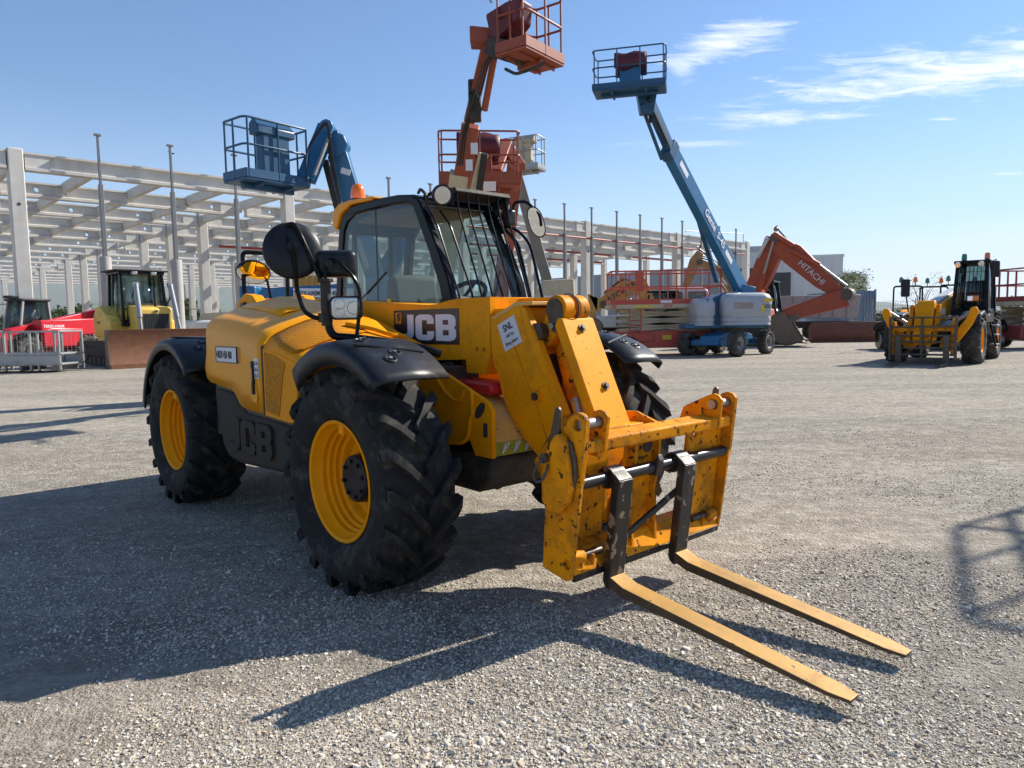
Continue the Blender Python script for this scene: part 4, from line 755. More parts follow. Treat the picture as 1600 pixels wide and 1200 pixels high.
# where the coarse stone lies thickest (x, y, half widths, weight); negative: trodden bare earth
HEAPS = ((-2.0, 2.6, 1.5, .5, -.25), (-.75, 2.8, .8, .25, -.25), (2.2, 4.6, 1.5, .5, -.25), (.35, 2.35, 1.0, .35, .5), (.6, 3.1, .9, .35, .45), (-.6, 2.15, .7, .2, .35), (-1.3, 2.75, .8, .3, -.2), (-2.6, 4.2, 1.2, .8, -.1), (2.4, 3.6, .9, .7, .1), (1.6, 2.3, .5, .2, .25), (2.8, 5.5, 1.2, .8, -.15))
def ground():
    g = MB(); S = 9000; g.add([(-S, -S, 0), (S, -S, 0), (S, S, 0), (-S, S, 0)], [(0, 1, 2, 3)]); g.build('ground', 'gravel', None, kind='structure')
    import numpy as np
    rs = np.random.RandomState(5)
    def stones(name, n, ymin, ymax, power, smin, smax, label, mats, clump, ico=True):
        u = rs.rand(n * 3); y = ((ymin ** (1 - power)) + u * (ymax ** (1 - power) - ymin ** (1 - power))) ** (1 / (1 - power))
        x = (rs.rand(n * 3) * 2 - 1) * (y * .76 + .35)
        clu = np.array([sum(g * math.exp(-((a - cx) / rx) ** 2 - ((b - cy) / ry) ** 2) for cx, cy, rx, ry, g in HEAPS) for a, b in zip(x, y)])
        dens = clu + np.array([mnoise.noise((a * .75, b * .75, 3.1)) + .55 * mnoise.noise((a * 2.3, b * 2.3, 9.7)) for a, b in zip(x, y)])
        nearb = np.clip((3.6 - y) / 1.6, 0, 1) * .35
        keep = (dens + nearb + rs.rand(n * 3) * .9 - .55) > clump; x, y = x[keep][:n], y[keep][:n]; k = len(x)
        s = smin * np.exp(rs.rand(k) ** 2.2 * math.log(smax / smin))
        if ico:      # chunky broken stone: irregular 12-cornered lump
            g = (1 + 5 ** .5) / 2; base = np.array([(-1, g, 0), (1, g, 0), (-1, -g, 0), (1, -g, 0), (0, -1, g), (0, 1, g), (0, -1, -g), (0, 1, -g), (g, 0, -1), (g, 0, 1), (-g, 0, -1), (-g, 0, 1)]) / 1.7
            F0 = np.array([(0, 11, 5), (0, 5, 1), (0, 1, 7), (0, 7, 10), (0, 10, 11), (1, 5, 9), (5, 11, 4), (11, 10, 2), (10, 7, 6), (7, 1, 8), (3, 9, 4), (3, 4, 2), (3, 2, 6), (3, 6, 8), (3, 8, 9), (4, 9, 5), (2, 4, 11), (6, 2, 10), (8, 6, 7), (9, 8, 1)])
        else:
            base = np.array([(a, b, c) for a in (-1, 1) for b in (-1, 1) for c in (-1, 1)], float); F0 = np.array([(0, 1, 3, 2), (4, 6, 7, 5), (0, 4, 5, 1), (2, 3, 7, 6), (0, 2, 6, 4), (1, 5, 7, 3)])
        nv = len(base); P = base[None] * (1 + .7 * (rs.rand(k, nv, 3) - .5)); P *= (.7 + .6 * rs.rand(k, nv, 1))
        P *= np.stack([1 + .5 * rs.rand(k), .75 + .4 * rs.rand(k), .5 + .35 * rs.rand(k)], -1)[:, None, :]
        def rot(P, a, i, j): c, s_ = np.cos(a)[:, None], np.sin(a)[:, None]; A, B = P[..., i].copy(), P[..., j].copy(); P[..., i] = A * c - B * s_; P[..., j] = A * s_ + B * c
        rot(P, (rs.rand(k) - .5) * 1.1, 0, 2); rot(P, (rs.rand(k) - .5) * 1.1, 1, 2); rot(P, rs.rand(k) * 6.28, 0, 1)
        P *= s[:, None, None] * .62; P[..., 0] += x[:, None]; P[..., 1] += y[:, None]; P[..., 2] += (s * .10)[:, None]
        nc = F0.shape[1]; F = (F0[None] + (np.arange(k) * nv)[:, None, None]).reshape(-1, nc)
        me = bpy.data.meshes.new(name); me.vertices.add(k * nv); me.vertices.foreach_set('co', P.reshape(-1)); nf = len(F); me.loops.add(nf * nc); me.loops.foreach_set('vertex_index', F.reshape(-1)); me.polygons.add(nf)
        me.polygons.foreach_set('loop_start', np.arange(0, nf * nc, nc)); me.polygons.foreach_set('material_index', np.repeat(rs.randint(0, len(mats), k), len(F0))); me.update(calc_edges=True); me.validate(); me.shade_flat()
        for q in mats: me.materials.append(MATS[q])
        o = bpy.data.objects.new(name, me); COL.objects.link(o); o['kind'] = 'stuff'; o['label'] = label; o['category'] = 'gravel'
    mat('stone_a', (.49, .44, .365), .85, var=.25, vs=30); mat('stone_b', (.34, .295, .235), .85, var=.25, vs=30); mat('stone_c', (.63, .575, .49), .85, var=.2, vs=30); mat('stone_d', (.44, .36, .26), .88, var=.25, vs=30)
    MM = ['stone_a', 'stone_b', 'stone_c', 'stone_d', 'stone_a']
    stones('gravel_stones', 6500, 1.9, 7, 1.9, .006, .021, 'larger angular grey stones loose on the gravel near the camera', MM, .42)
    stones('scattered_stones', 16000, 5, 22, 1.3, .005, .013, 'small grey stones scattered over the middle of the yard', MM, .12)
    stones('gravel_chips', 165000, 1.9, 10, 1.9, .0026, .0085, 'fine crushed grey chippings covering the yard', MM, -.1, False)
ground()
def building():
    T = thing('concrete_frame', 'long roofless building frame of grey precast concrete columns and beams behind the machines', 'building frame', (-20.6, 30.9, 0), atan2(41.6, 44.0))
    # local x runs along the facade, local y into the building
    bay = 12.1; H = 8.95; rows = 14; rd = 6.0
    A = MB().bx(-.28, .28, -.28, .28, 0, H); col_m = None
    colm = A.build('column', 'concrete', T, .04); 
    holes = MB().cyl((0, -.385, H - 2.0), (0, -.36, H - 2.0), .09, 10)
    first = True
    def inst(o, loc):
        c = o.copy(); COL.objects.link(c); c.parent = T; c.location = loc; return c
    for i in range(-1, 6):
        for j in (0, 2, 3, 4, 6, 7, 8, 10, 12, 14):
            if first: colm.location = (i * bay, j * rd, 0); first = False
            else: inst(colm, (i * bay, j * rd, random.uniform(-.04, .04)))
    for i in range(6): MB().cyl((i * bay, -.29, H - 2.3), (i * bay, -.26, H - 2.3), .07, 10).build('socket', 'hall_dark', T)
    # I-section beams parallel to the facade, with open service holes in the web, one per bay and line
    L_ = bay - .66; hb = .74
    for j in range(rows + 1):
        top = H - .12 if j == 0 else H - .30; bm_ = None
        for i in range(-1, 5):
            loc = ((i + .5) * bay, j * rd, top - hb)
            if bm_ is None:
                hs = [circle(x, hb * .55, .12, 10) for x in ((-4.2, -2.9, 3.0, 4.4) if j % 2 else (-3.6, -1.4, 2.2, 3.7))] if j else []
                mb = MB().prism([(-L_ / 2, .16), (L_ / 2, .16), (L_ / 2, hb - .12), (-L_ / 2, hb - .12)], 'y', -.10, .10, hs)
                mb.prism([(-.26, 0), (.26, 0), (.26, .12), (.10, .165), (-.10, .165), (-.26, .12)], 'x', -L_ / 2, L_ / 2).prism([(-.10, hb - .125), (.10, hb - .125), (.24, hb - .08), (.24, hb), (-.24, hb), (-.24, hb - .08)], 'x', -L_ / 2, L_ / 2)
                for e in (-1, 1): mb.bx(e * (L_ / 2 - .9) if e < 0 else L_ / 2 - .9, -L_ / 2 if e < 0 else L_ / 2, -.2, .2, .1, hb - .1) if e > 0 else mb.bx(-L_ / 2, -L_ / 2 + .9, -.2, .2, .1, hb - .1)
                bm_ = mb.build('beam', 'concrete', T, sharp=25); bm_.location = loc
            else: inst(bm_, loc)
    jm = MB().prism([(-.12, 0), (.12, 0), (.17, .45), (-.17, .45)], 'y', .12, rd - .12).build('joist', 'concrete', T); q = 0
    for j in range(7):
        for i in range(-3, 20):
            loc = (i * bay / 4 + .05, j * rd, H - (.68 if j == 0 else .78))
            if j > 3 and i % 2: continue
            if q == 0: jm.location = loc; q = 1
            else: inst(jm, loc)
    # steel facade posts on round piers
    P0 = MB().bx(-.08, .08, -.12, .12, 0, H - 1.2).bx(-.05, .05, -.06, .06, H - 1.2, H + .95).bx(-.14, .14, -.08, .08, H + .88, H + .97).build('facade_post', 'post_steel', T, .01)
    R0 = MB().lathe([(0, .25), (4.55, .24), (4.6, .22), (4.6, 0)], ax='z', n=18).build('round_pier', 'concrete_pier', T)
    q = 0
    for i in range(-3, 20):
        if i % 4 == 0 and i < 12: continue
        loc = (i * bay / 4, -.62, 0)
        if q == 0: P0.location = loc; q = 1; R0.location = (i * bay / 4, -.62, 0)
        else: inst(P0, loc); (inst(R0, loc) if i < 8 else None)
    pr = MB()
    for i, j in ((2.1, 1), (2.6, 2), (3.2, 1), (3.7, 2), (4.2, 1), (1.3, 3)): MB().cyl((i * bay, j * rd + .5, H - 1.5), (i * bay + 8.6, j * rd + .5, H - 1.5), .10, 8).build('red_pipe', 'pipe_red', T)
    MB().cyl((2.0 * bay, -.5, H - 1.35), (4.9 * bay, -.5, H - 1.35), .07, 8).build('red_pipe', 'pipe_red', T)
    # low tie beam on the right-hand bays
    MB().bx(2.2 * bay, 4.9 * bay, 12.2, 12.7, 2.9, 3.6).build('tie_beam', 'concrete', T, .03)
    MB().tube([(4.1 * bay, -.2, H + .1), (4.1 * bay, -.2, H + .25), (4.97 * bay, .1, H + .75), (4.97 * bay, .1, H - .3)], .035, 6).build('safety_line', 'post_steel', T)
building()
def hall(name, label, p, q, depth, h, m, panels, sill=0, roofbits=()):
    """far industrial hall from facade point p to q: wall of separate cladding panels, roof slab"""
    p, q = V((*p, 0)), V((*q, 0)); d = q - p; Ln = d.length
    T = thing(name, label, 'building', p, atan2(d.y, d.x)); w = Ln / panels
    MB().bx(.02, Ln - .02, .06, depth, 0, h - .05).build('wall', m, T)
    pn = MB().bx(.012, w - .012, -.03, .06, 0, h - .4).build('cladding_panel', m, T)
    for i in range(1, panels): c = pn.copy(); COL.objects.link(c); c.parent = T; c.location = (i * w, 0, 0)
    MB().bx(-.1, Ln + .1, -.09, depth + .1, h - .4, h).build('parapet', m, T)
    for (x0, x1, z0, z1, mm) in roofbits: MB().bx(x0, x1, -.06 if z0 < h else 3, (.02 if z0 < h else 8), z0, z1).build('dark_opening' if z0 < h else 'roof_unit', mm, T)
    return T
def far():
    a, b = at(846, 470, 118), at(1140, 470, 92)
    hall('grey_hall', 'long low grey industrial hall seen through the concrete frame', a.xy, b.xy, 40, 8.2, 'hall_grey', 22)
    a, b = at(1128, 470, 86), at(1236, 470, 84)
    hall('loading_hall', 'pale hall with dark loading openings behind the orange excavator', a.xy, b.xy, 25, 9.0, 'hall_white', 8, roofbits=((.6, 4.4, 1.2, 7.2, 'hall_dark'), (5.0, 7.6, 2.6, 6.6, 'hall_dark'), (.2, 5, 9.0, 10.0, 'galv'), (5.4, 7.9, 9.0, 9.8, 'post_steel')))
    a, b = at(1222, 470, 98), at(1316, 470, 96)
    hall('white_hall', 'plain white box-shaped hall right of the orange excavator', a.xy, b.xy, 30, 9.6, 'hall_white', 6)
    # low annex left behind the frame columns with beige front
    a, b = at(1000, 480, 66), at(1150, 480, 66); hall('beige_annex', 'low beige annex with square pillars behind the red scissor lift', a.xy, b.xy, 8, 3.6, 'plaster', 9)
    # hills: three ridges
    hm = bpy.data.materials.new('hill_forest'); MATS['hill_forest'] = hm; hm.use_nodes = True; N = hm.node_tree.nodes; bs = N['Principled BSDF']; nz = N.new('ShaderNodeTexNoise'); nz.inputs['Scale'].default_value = .004; nz.inputs['Detail'].default_value = 8
    cr = N.new('ShaderNodeValToRGB'); cr.color_ramp.elements[0].color = (.035, .055, .03, 1); cr.color_ramp.elements[1].color = (.10, .12, .06, 1); tc = N.new('ShaderNodeTexCoord'); Lk = hm.node_tree.links
    Lk.new(tc.outputs['Object'], nz.inputs['Vector']); Lk.new(nz.outputs[0], cr.inputs[0]); Lk.new(cr.outputs[0], bs.inputs['Base Color']); bs.inputs['Roughness'].default_value = 1
    hl = MB(); nx = 90
    for D, h0, seed, depth in ((4200, 190, 1.3, 900), (6200, 620, 5.1, 1500)):
        g0 = []
        for i in range(nx + 1):
            x = -D * 1.1 + 2.2 * D * i / nx; left = max(.16, min(1, .62 - x / D * .75))
            hh = h0 * left * (.72 + .45 * mnoise.noise((x / 900, seed, 0)) + .22 * mnoise.noise((x / 260, seed, 4)) + .07 * mnoise.noise((x / 90, seed, 8)))
            g0.append([(x, D - depth, -2), (x, D - depth * .6, hh * .45), (x, D - depth * .25, hh * .85), (x, D, hh), (x, D + depth, -2)])
        hl.loft(g0)
    hl.build('hills', 'hill_forest', None, kind='structure', sharp=180)
def leafmat(name, a, b):
    m = bpy.data.materials.new(name); MATS[name] = m; m.use_nodes = True; N = m.node_tree.nodes; Lk = m.node_tree.links; bs = N['Principled BSDF']
    nz = N.new('ShaderNodeTexNoise'); nz.inputs['Scale'].default_value = 1.4; nz.inputs['Detail'].default_value = 4; tc = N.new('ShaderNodeTexCoord'); cr = N.new('ShaderNodeValToRGB'); cr.color_ramp.elements[0].position = .35; cr.color_ramp.elements[1].position = .65
    cr.color_ramp.elements[0].color = (*a, 1); cr.color_ramp.elements[1].color = (*b, 1); Lk.new(tc.outputs['Object'], nz.inputs['Vector']); Lk.new(nz.outputs[0], cr.inputs[0]); Lk.new(cr.outputs[0], bs.inputs['Base Color']); bs.inputs['Roughness'].default_value = .7; bs.inputs['Specular IOR Level'].default_value = .2
leafmat('leaf_dark', (.025, .05, .014), (.075, .11, .03)); leafmat('leaf_pale', (.085, .12, .04), (.20, .24, .09)); leafmat('grass', (.06, .10, .02), (.14, .19, .05))
def tree(label, base, h, w, m, n=900, leaf=.22, trunk=.12, group=None, bare=.25):
    T = thing('tree', label, 'tree', base, 0, group); rnd = random.Random(hash(label) % 9999 + int(base[0] * 10))
    tr = MB(); th = h * .42; tr.tube([(0, 0, 0), (.05 * h * .1, 0, th * .5), (0, .02 * h, th)], [trunk, trunk * .75, trunk * .5], 7); ends = []
    for k in range(9):
        a = k * 2.4 + rnd.random(); e = V((cos(a) * w * .36 * (.5 + rnd.random() * .6), sin(a) * w * .36, h * (.55 + .38 * rnd.random()))); s = V((0, 0, th * (.55 + .45 * rnd.random()))); ends.append(e)
        tr.tube([s, (s + e) / 2 + V((0, 0, .06 * h)), e], [trunk * .42, trunk * .26, trunk * .08], 5)
    tr.build('trunk', 'bark', T)
    lf = MB(); cl = [(e + V((rnd.uniform(-.1, .1) * w, rnd.uniform(-.1, .1) * w, rnd.uniform(-.02, .1) * h)), w * rnd.uniform(.12, .24)) for e in ends for _ in range(2)] + [(V((0, 0, h * .72)), w * .26)]
    for i in range(n):
        c, r = cl[rnd.randrange(len(cl))]; d = V((rnd.gauss(0, 1), rnd.gauss(0, 1), rnd.gauss(0, .8))); d.normalize(); p = c + d * r * (bare + (1 - bare) * rnd.random() ** .5)
        u = V((rnd.gauss(0, 1), rnd.gauss(0, 1), rnd.gauss(0, 1))).normalized(); v = u.orthogonal().normalized(); s = leaf * rnd.uniform(.6, 1.3)
        lf.add([p - u * s * .5, p + v * s * .32, p + u * s * .5, p - v * s * .32], [(0, 1, 2, 3)])
    lf.build('crown', m, T, sharp=180); return T
def far_plants():
    for i, (px, D, h, w) in enumerate(((105, 112, 4.6, 6.5), (140, 118, 4.0, 6.0), (172, 110, 4.6, 6.5), (236, 114, 3.8, 6), (283, 112, 5.2, 5.5), (322, 117, 3.6, 5.5), (20, 115, 3.6, 6))):
        b = at(px, 510, D); tree(['bushy dark tree seen between the leftmost concrete columns', 'round dark tree just right of the leftmost thick column', 'dark tree left of the bulldozer cab', 'small dark tree right of the bulldozer cab', 'taller dark tree behind the bulldozer blade ram', 'dark tree beside the tank behind the telehandler hood', 'dark tree at the far left behind the red telehandler'][i], (b.x, b.y, 0), h, w, 'leaf_dark', 1300, .5, .2, 'trees behind the concrete frame')
    b = at(1332, 470, 82); tree('light green rounded tree right of the white hall', (b.x, b.y, 0), 6.2, 4.6, 'leaf_pale', 2200, .24, .16)
    b = at(1440, 470, 74); tree('sparse leafless-looking tree above the rollers', (b.x, b.y, 0), 5.4, 4.4, 'leaf_pale', 420, .16, .12)
    hd = MB(); rnd = random.Random(3)
    T = thing('hedge', 'long low green hedge behind the rollers at the right', 'hedge', (0, 0, 0))
    a, b = at(1340, 480, 66), at(1640, 480, 60); h = MB()
    for i in range(7000):
        t = rnd.random(); p = a.lerp(b, t); top = 1.7 + .9 * mnoise.noise((t * 14, 0, 0)); p = V((p.x + rnd.uniform(-.3, .3), p.y + rnd.uniform(-1.2, 1.2), top * rnd.random() ** .6)); u = V((rnd.gauss(0, 1), rnd.gauss(0, 1), rnd.gauss(0, 1))).normalized(); v = u.orthogonal(); s = .3 * rnd.uniform(.6, 1.4)
        h.add([p - u * s * .5, p + v * s * .35, p + u * s * .5, p - v * s * .35], [(0, 1, 2, 3)])
    h.build('foliage', 'leaf_dark', T, sharp=180)
    g = MB()
    for i in range(5200):
        p = at(rnd.uniform(905, 1000), 540, rnd.uniform(38, 46)); p.z = 0; hgt = rnd.uniform(.25, .75); a = rnd.random() * 6.3; l = V((cos(a), sin(a), 0)) * .05; tip = p + V((rnd.uniform(-.2, .2), rnd.uniform(-.2, .2), hgt))
        g.add([p - l, p + l, tip], [(0, 1, 2)])
    o = g.build('grass', 'grass', None, kind='stuff', sharp=180); o['label'] = 'strip of tall green grass behind the red scissor lift'; o['category'] = 'grass'
def fence(label, p, q, n, h, mesh_step, m='post_steel', group=None):
    p, q = V((*p, 0)), V((*q, 0)); d = q - p; L_ = d.length; T = thing('mesh_fence', label, 'fence', p, atan2(d.y, d.x), group)
    po = MB().bx(-.03, .03, -.03, .03, 0, h + .1).build('post', m, T)
    for i in range(1, n + 1): c = po.copy(); COL.objects.link(c); c.parent = T; c.location = (L_ * i / n, 0, 0)
    w = MB(); k = int(L_ / mesh_step)
    for i in range(k): x = L_ * (i + .5) / k; w.bx(x - .006, x + .006, -.006, .006, .05, h)
    for i in range(int(h / .25) + 1): w.bx(0, L_, -.016, -.008, .05 + i * .25, .062 + i * .25)
    w.build('wire_mesh', m, T, kind='stuff')
far(); far_plants()
a, b = at(-30, 500, 40), at(420, 500, 44); fence('grey wire mesh fence behind the red telehandler and the bulldozer', a.xy, b.xy, 7, 2.0, .16)
a, b = at(1330, 500, 48), at(1620, 500, 42); fence('dark wire mesh fence behind the rollers at the right', a.xy, b.xy, 8, 2.4, .14)
for px, D, h, l in ((124, 40, 2.3, 'yellow bollard beside the red telehandler boom'), (318, 42, 2.1, 'yellow bollard under the round pier right of the bulldozer')):
    b = at(px, 500, D); tag(MB().lathe([(0, .11), (h - .06, .11), (h - .02, .08), (h, .02), (h, 0)], ax='z', n=14).build('bollard', 'bollard_yellow'), l, 'bollard').location = (b.x, b.y, 0)
# ---------------------------------------------------------------- aerial lifts
def basket(T, c, u, L_, W_, h, m, floor_m, box_m=None, cover=None, side=1, low=.16, rad=.022):
    """work platform: c floor centre, u long axis (horizontal); rails, posts, toe boards, control box and its fabric cover"""
    B = hub('basket', T, c, (0, 0, atan2(u[1], u[0]))); l, w = L_ / 2, W_ / 2; r = rad
    MB().bx(-l, l, -w, w, -.05, 0).bx(-l * .8, l * .8, -.06, .06, -.16, -.05).bx(-l * .5, -l * .44, -w * .9, w * .9, -.12, -.05).bx(l * .44, l * .5, -w * .9, w * .9, -.12, -.05).build('floor', floor_m, B, .01)
    for nm, z in (('top_rail', h), ('mid_rail', h * .55)):
        MB().tube([V(p) for p in [(x, y, z) for x, y in rrect(-l, l, -w, w, .12, 3)]], r, 7, True).build(nm, m, B)
    n = max(2, round(L_ / .8))
    for i in range(n + 1):
        for y in (-w, w): MB().cyl((-l + .06 + (L_ - .12) * i / n, y, 0), (-l + .06 + (L_ - .12) * i / n, y, h), r * .9, 6).build('post', m, B)
    for x in (-l, l): MB().cyl((x, 0, 0), (x, 0, h), r * .9, 6).build('post', m, B)
    for y in (-w, w): MB().bx(-l, l, y - .012, y + .012, 0, low).build('toe_board', m, B)
    for x in (-l, l): MB().bx(x - .012, x + .012, -w, w, 0, low).build('toe_board', m, B)
    if box_m:
        y = side * (w - .18)
        MB().bx(-.30, .30, y - .13, y + .13, .12, h * .82).build('control_pedestal', box_m, B, .02)
        MB().prism([(-.16 + y, h * .78), (.16 + y, h * .78), (.16 + y, h * .98), (.02 + y, h * 1.06), (-.16 + y, h * .9)], 'x', -.42, .42).build('control_box', box_m, B, .02)
        if cover:
            MB().loft([[(x, y - .2, h * .62 + .05 * sin(x * 9)), (x, y - .22, h * .85), (x, y - .12, h * 1.06 + .03 * sin(x * 11)), (x, y + .12, h * 1.08 + .02 * cos(x * 13)), (x, y + .22, h * .9), (x, y + .2, h * .55 + .06 * cos(x * 8))] for x in [-.48 + .12 * k for k in range(9)]]).build('fabric_cover', cover, B, sharp=80, solid=.01)
    return B
def boxbeam(T, name, p, q, w, h, m, w2=None, h2=None, bev=.02, up=(0, 0, 1)): return MB().beam(p, q, w, h, up, w2, h2).build(name, m, T, bev)
def chassis_lift(T, c, yaw, blue, m_hood, R_=.48, wb=2.3, tr=1.9, hood_m2=None, deck=1.05):
    """four-wheel lift base with turntable; c in T's coordinates on the ground, yaw of its long axis"""
    K = hub('base', T, c, (0, 0, yaw))
    for sx in (-1, 1):
        for sy in (-1, 1): wheel(K, (sx * wb / 2, sy * tr / 2, R_), R_, .36, .25, 16, .04, .34, sy, rim=blue if False else 'galv', tyre='far_rubber', deep=.10, hubm='dirty_black', hub_r=.09, hub_out=.03)
    MB().prism([(-wb / 2 - .25, .42), (-wb / 2 - .1, .78), (-.6, .92), (.6, .92), (wb / 2 + .1, .78), (wb / 2 + .25, .42), (.5, .38), (-.5, .38)], 'y', -.42, .42).build('chassis', blue, K, .03)
    for sx in (-1, 1): MB().beam((sx * wb / 2, -tr / 2 + .2, R_ + .02), (sx * wb / 2, tr / 2 - .2, R_ + .02), .26, .24).build('axle', blue, K, .03)
    MB().lathe([(.9, .62), (deck, .62), (deck, 0)], ax='z', n=24).build('slew_ring', 'dirty_black', K)
    return K
def genie():
    T = thing('boom_lift', 'tall blue telescopic boom lift with grey engine covers and raised basket at right', 'boom lift', (8.45, 28.4, 0))
    c0 = V((8.45, 28.4, 0)); yaw = atan2(.72, .69); K = chassis_lift(T, (0, 0, 0), yaw, 'genie_blue', 'hood_grey', .49, 2.45, 2.05)
    MB().bx(-1.75, 1.3, -.55, .55, 1.05, 1.22).build('turntable', 'genie_blue', T, .02)
    # two moulded grey covers with a blue gap between
    def cover(x0, x1, y0, y1, zt, nm):
        s = []
        for z, e in ((1.16, .0), (1.30, -.03), (1.32, .0), (1.44, .0), (1.46, -.03), (1.6, .02), (zt - .25, .02), (zt - .08, -.06), (zt, -.22)): s.append([(x, y, z) for x, y in rrect(x0 - e, x1 + e, y0 - e, y1 + e, .32, 4)])
        return MB().loft(s, True, True).build(nm, 'hood_grey', T, sharp=50)
    a = cover(-.45, 1.40, -1.15, .2, 2.38, 'engine_cover'); b = cover(-1.42, -.72, -1.1, .9, 2.25, 'counterweight_cover'); cover(-.35, 1.40, .75, 1.25, 2.3, 'tank_cover')
    MB().prism([(-.95, 1.2), (-.95, 2.1), (-.2, 2.42), (.3, 2.3), (.3, 1.2)], 'y', -.55, .5).build('boom_cradle', 'genie_deep', T, .03)
    MB().bx(-.1, .62, -1.19, -1.16, 1.78, 2.0).build('grille_plate', 'truck_grey', a); MB().bx(1.02, 1.36, -1.185, -1.16, 2.03, 2.14).build('warning_label', 'warn_yellow', a); MB().bx(.92, 1.05, -1.19, -1.16, 1.62, 1.9).build('warning_label', 'warn_yellow', a)
    text('graffiti_number', '6083', 'text_black', a, (1.0, -1.185, 1.78), (1, 0, 0), (0, 0, 1), .22, .004)
    MB().lathe([(2.35, .07), (2.48, .06), (2.5, 0)], (1.25, -.4, 0), 'z', 12).build('beacon', 'amber', T)
    # boom, built in world coordinates relative to the base
    P = lambda px, py, Y: at(px, py, Y) - c0
    p0, p1, p2, p3 = P(1158, 452, 28.6), P(1045, 233, 24.6), P(1010, 148, 23.0), P(1050, 250, 24.9)
    d = (p1 - p0).normalized(); sd = d.cross(V((0, 0, 1))).normalized(); up = sd.cross(d)
    boxbeam(T, 'main_boom', p0, p1, .34, .56, 'genie_blue'); boxbeam(T, 'boom_collar', p1 - d * .25, p1 + d * .12, .40, .62, 'genie_deep')
    boxbeam(T, 'telescopic_section', p1 - d * .5, p2 + d * .1, .24, .38, 'genie_deep')
    MB().beam(p1 + d * .2 - up * .16 - sd * .18, p2 - up * .22 - sd * .15, .08, .12).build('hose_track', 'hose', T); MB().cyl(p1 - up * .45 + sd * .1, p2 - up * .45, .06, 10).build('levelling_ram', 'genie_deep', T)
    MB().tube(bend([p2 - up * .3, p2 - up * .6 - d * .5, p2 - up * .2 - d * .9 + sd * .2, p2 - up * .1 + d * .1 - d * .3], .2), .04, 6).build('hose_loop', 'hose', T)
    boxbeam(T, 'lift_ram', P(1120, 440, 28.3), P(1088, 330, 26.6), .16, .16, 'genie_deep')
    boxbeam(T, 'boom_pivot', p0 + V((-.1, 0, -.75)), p0 + V((.12, 0, .15)), .62, .75, 'genie_blue')
    sq = up * .285
    text('maker_lettering', 'Genie  S-45', 'text_white', T, p0 + d * 6.2 - sd * 0 + V((0, 0, 0)) - sd * .176 + up * -.12, -d, up if False else -up, .40, .01, .01) if False else None
    # lettering on the side that faces the yard
    f = -sd if (-sd).y < 0 else sd; X = -d; Y = f.cross(X)
    if Y.z < 0: X = d; Y = f.cross(X)
    X = -d; Y = f.cross(X)
    o = p1.lerp(p0, .40) + f * .192 - Y * .12
    text('maker_lettering', 'Genie  S-45', 'text_white', T, o, X, Y, .40, .01, .006)
    for t in (.13, .74): q = p1.lerp(p0, t) + f * .172; MB().beam(q - d * .32, q + d * .32, .012, .2, Y).build('label_plate', 'white', T)
    pb = P(984, 142, 22.6); basket(T, pb, V((.97, -.25, 0)), 2.15, .9, 1.12, 'genie_deep', 'genie_deep', 'genie_blue', 'maroon_cover', 1)
    MB().prism([(-.2, -.5), (.2, -.5), (.3, .1), (-.3, .1)], 'y', -.15, .15).xf(Matrix.Translation(p2 + V((0, 0, -.1)))).build('basket_mount', 'genie_deep', T, .02)
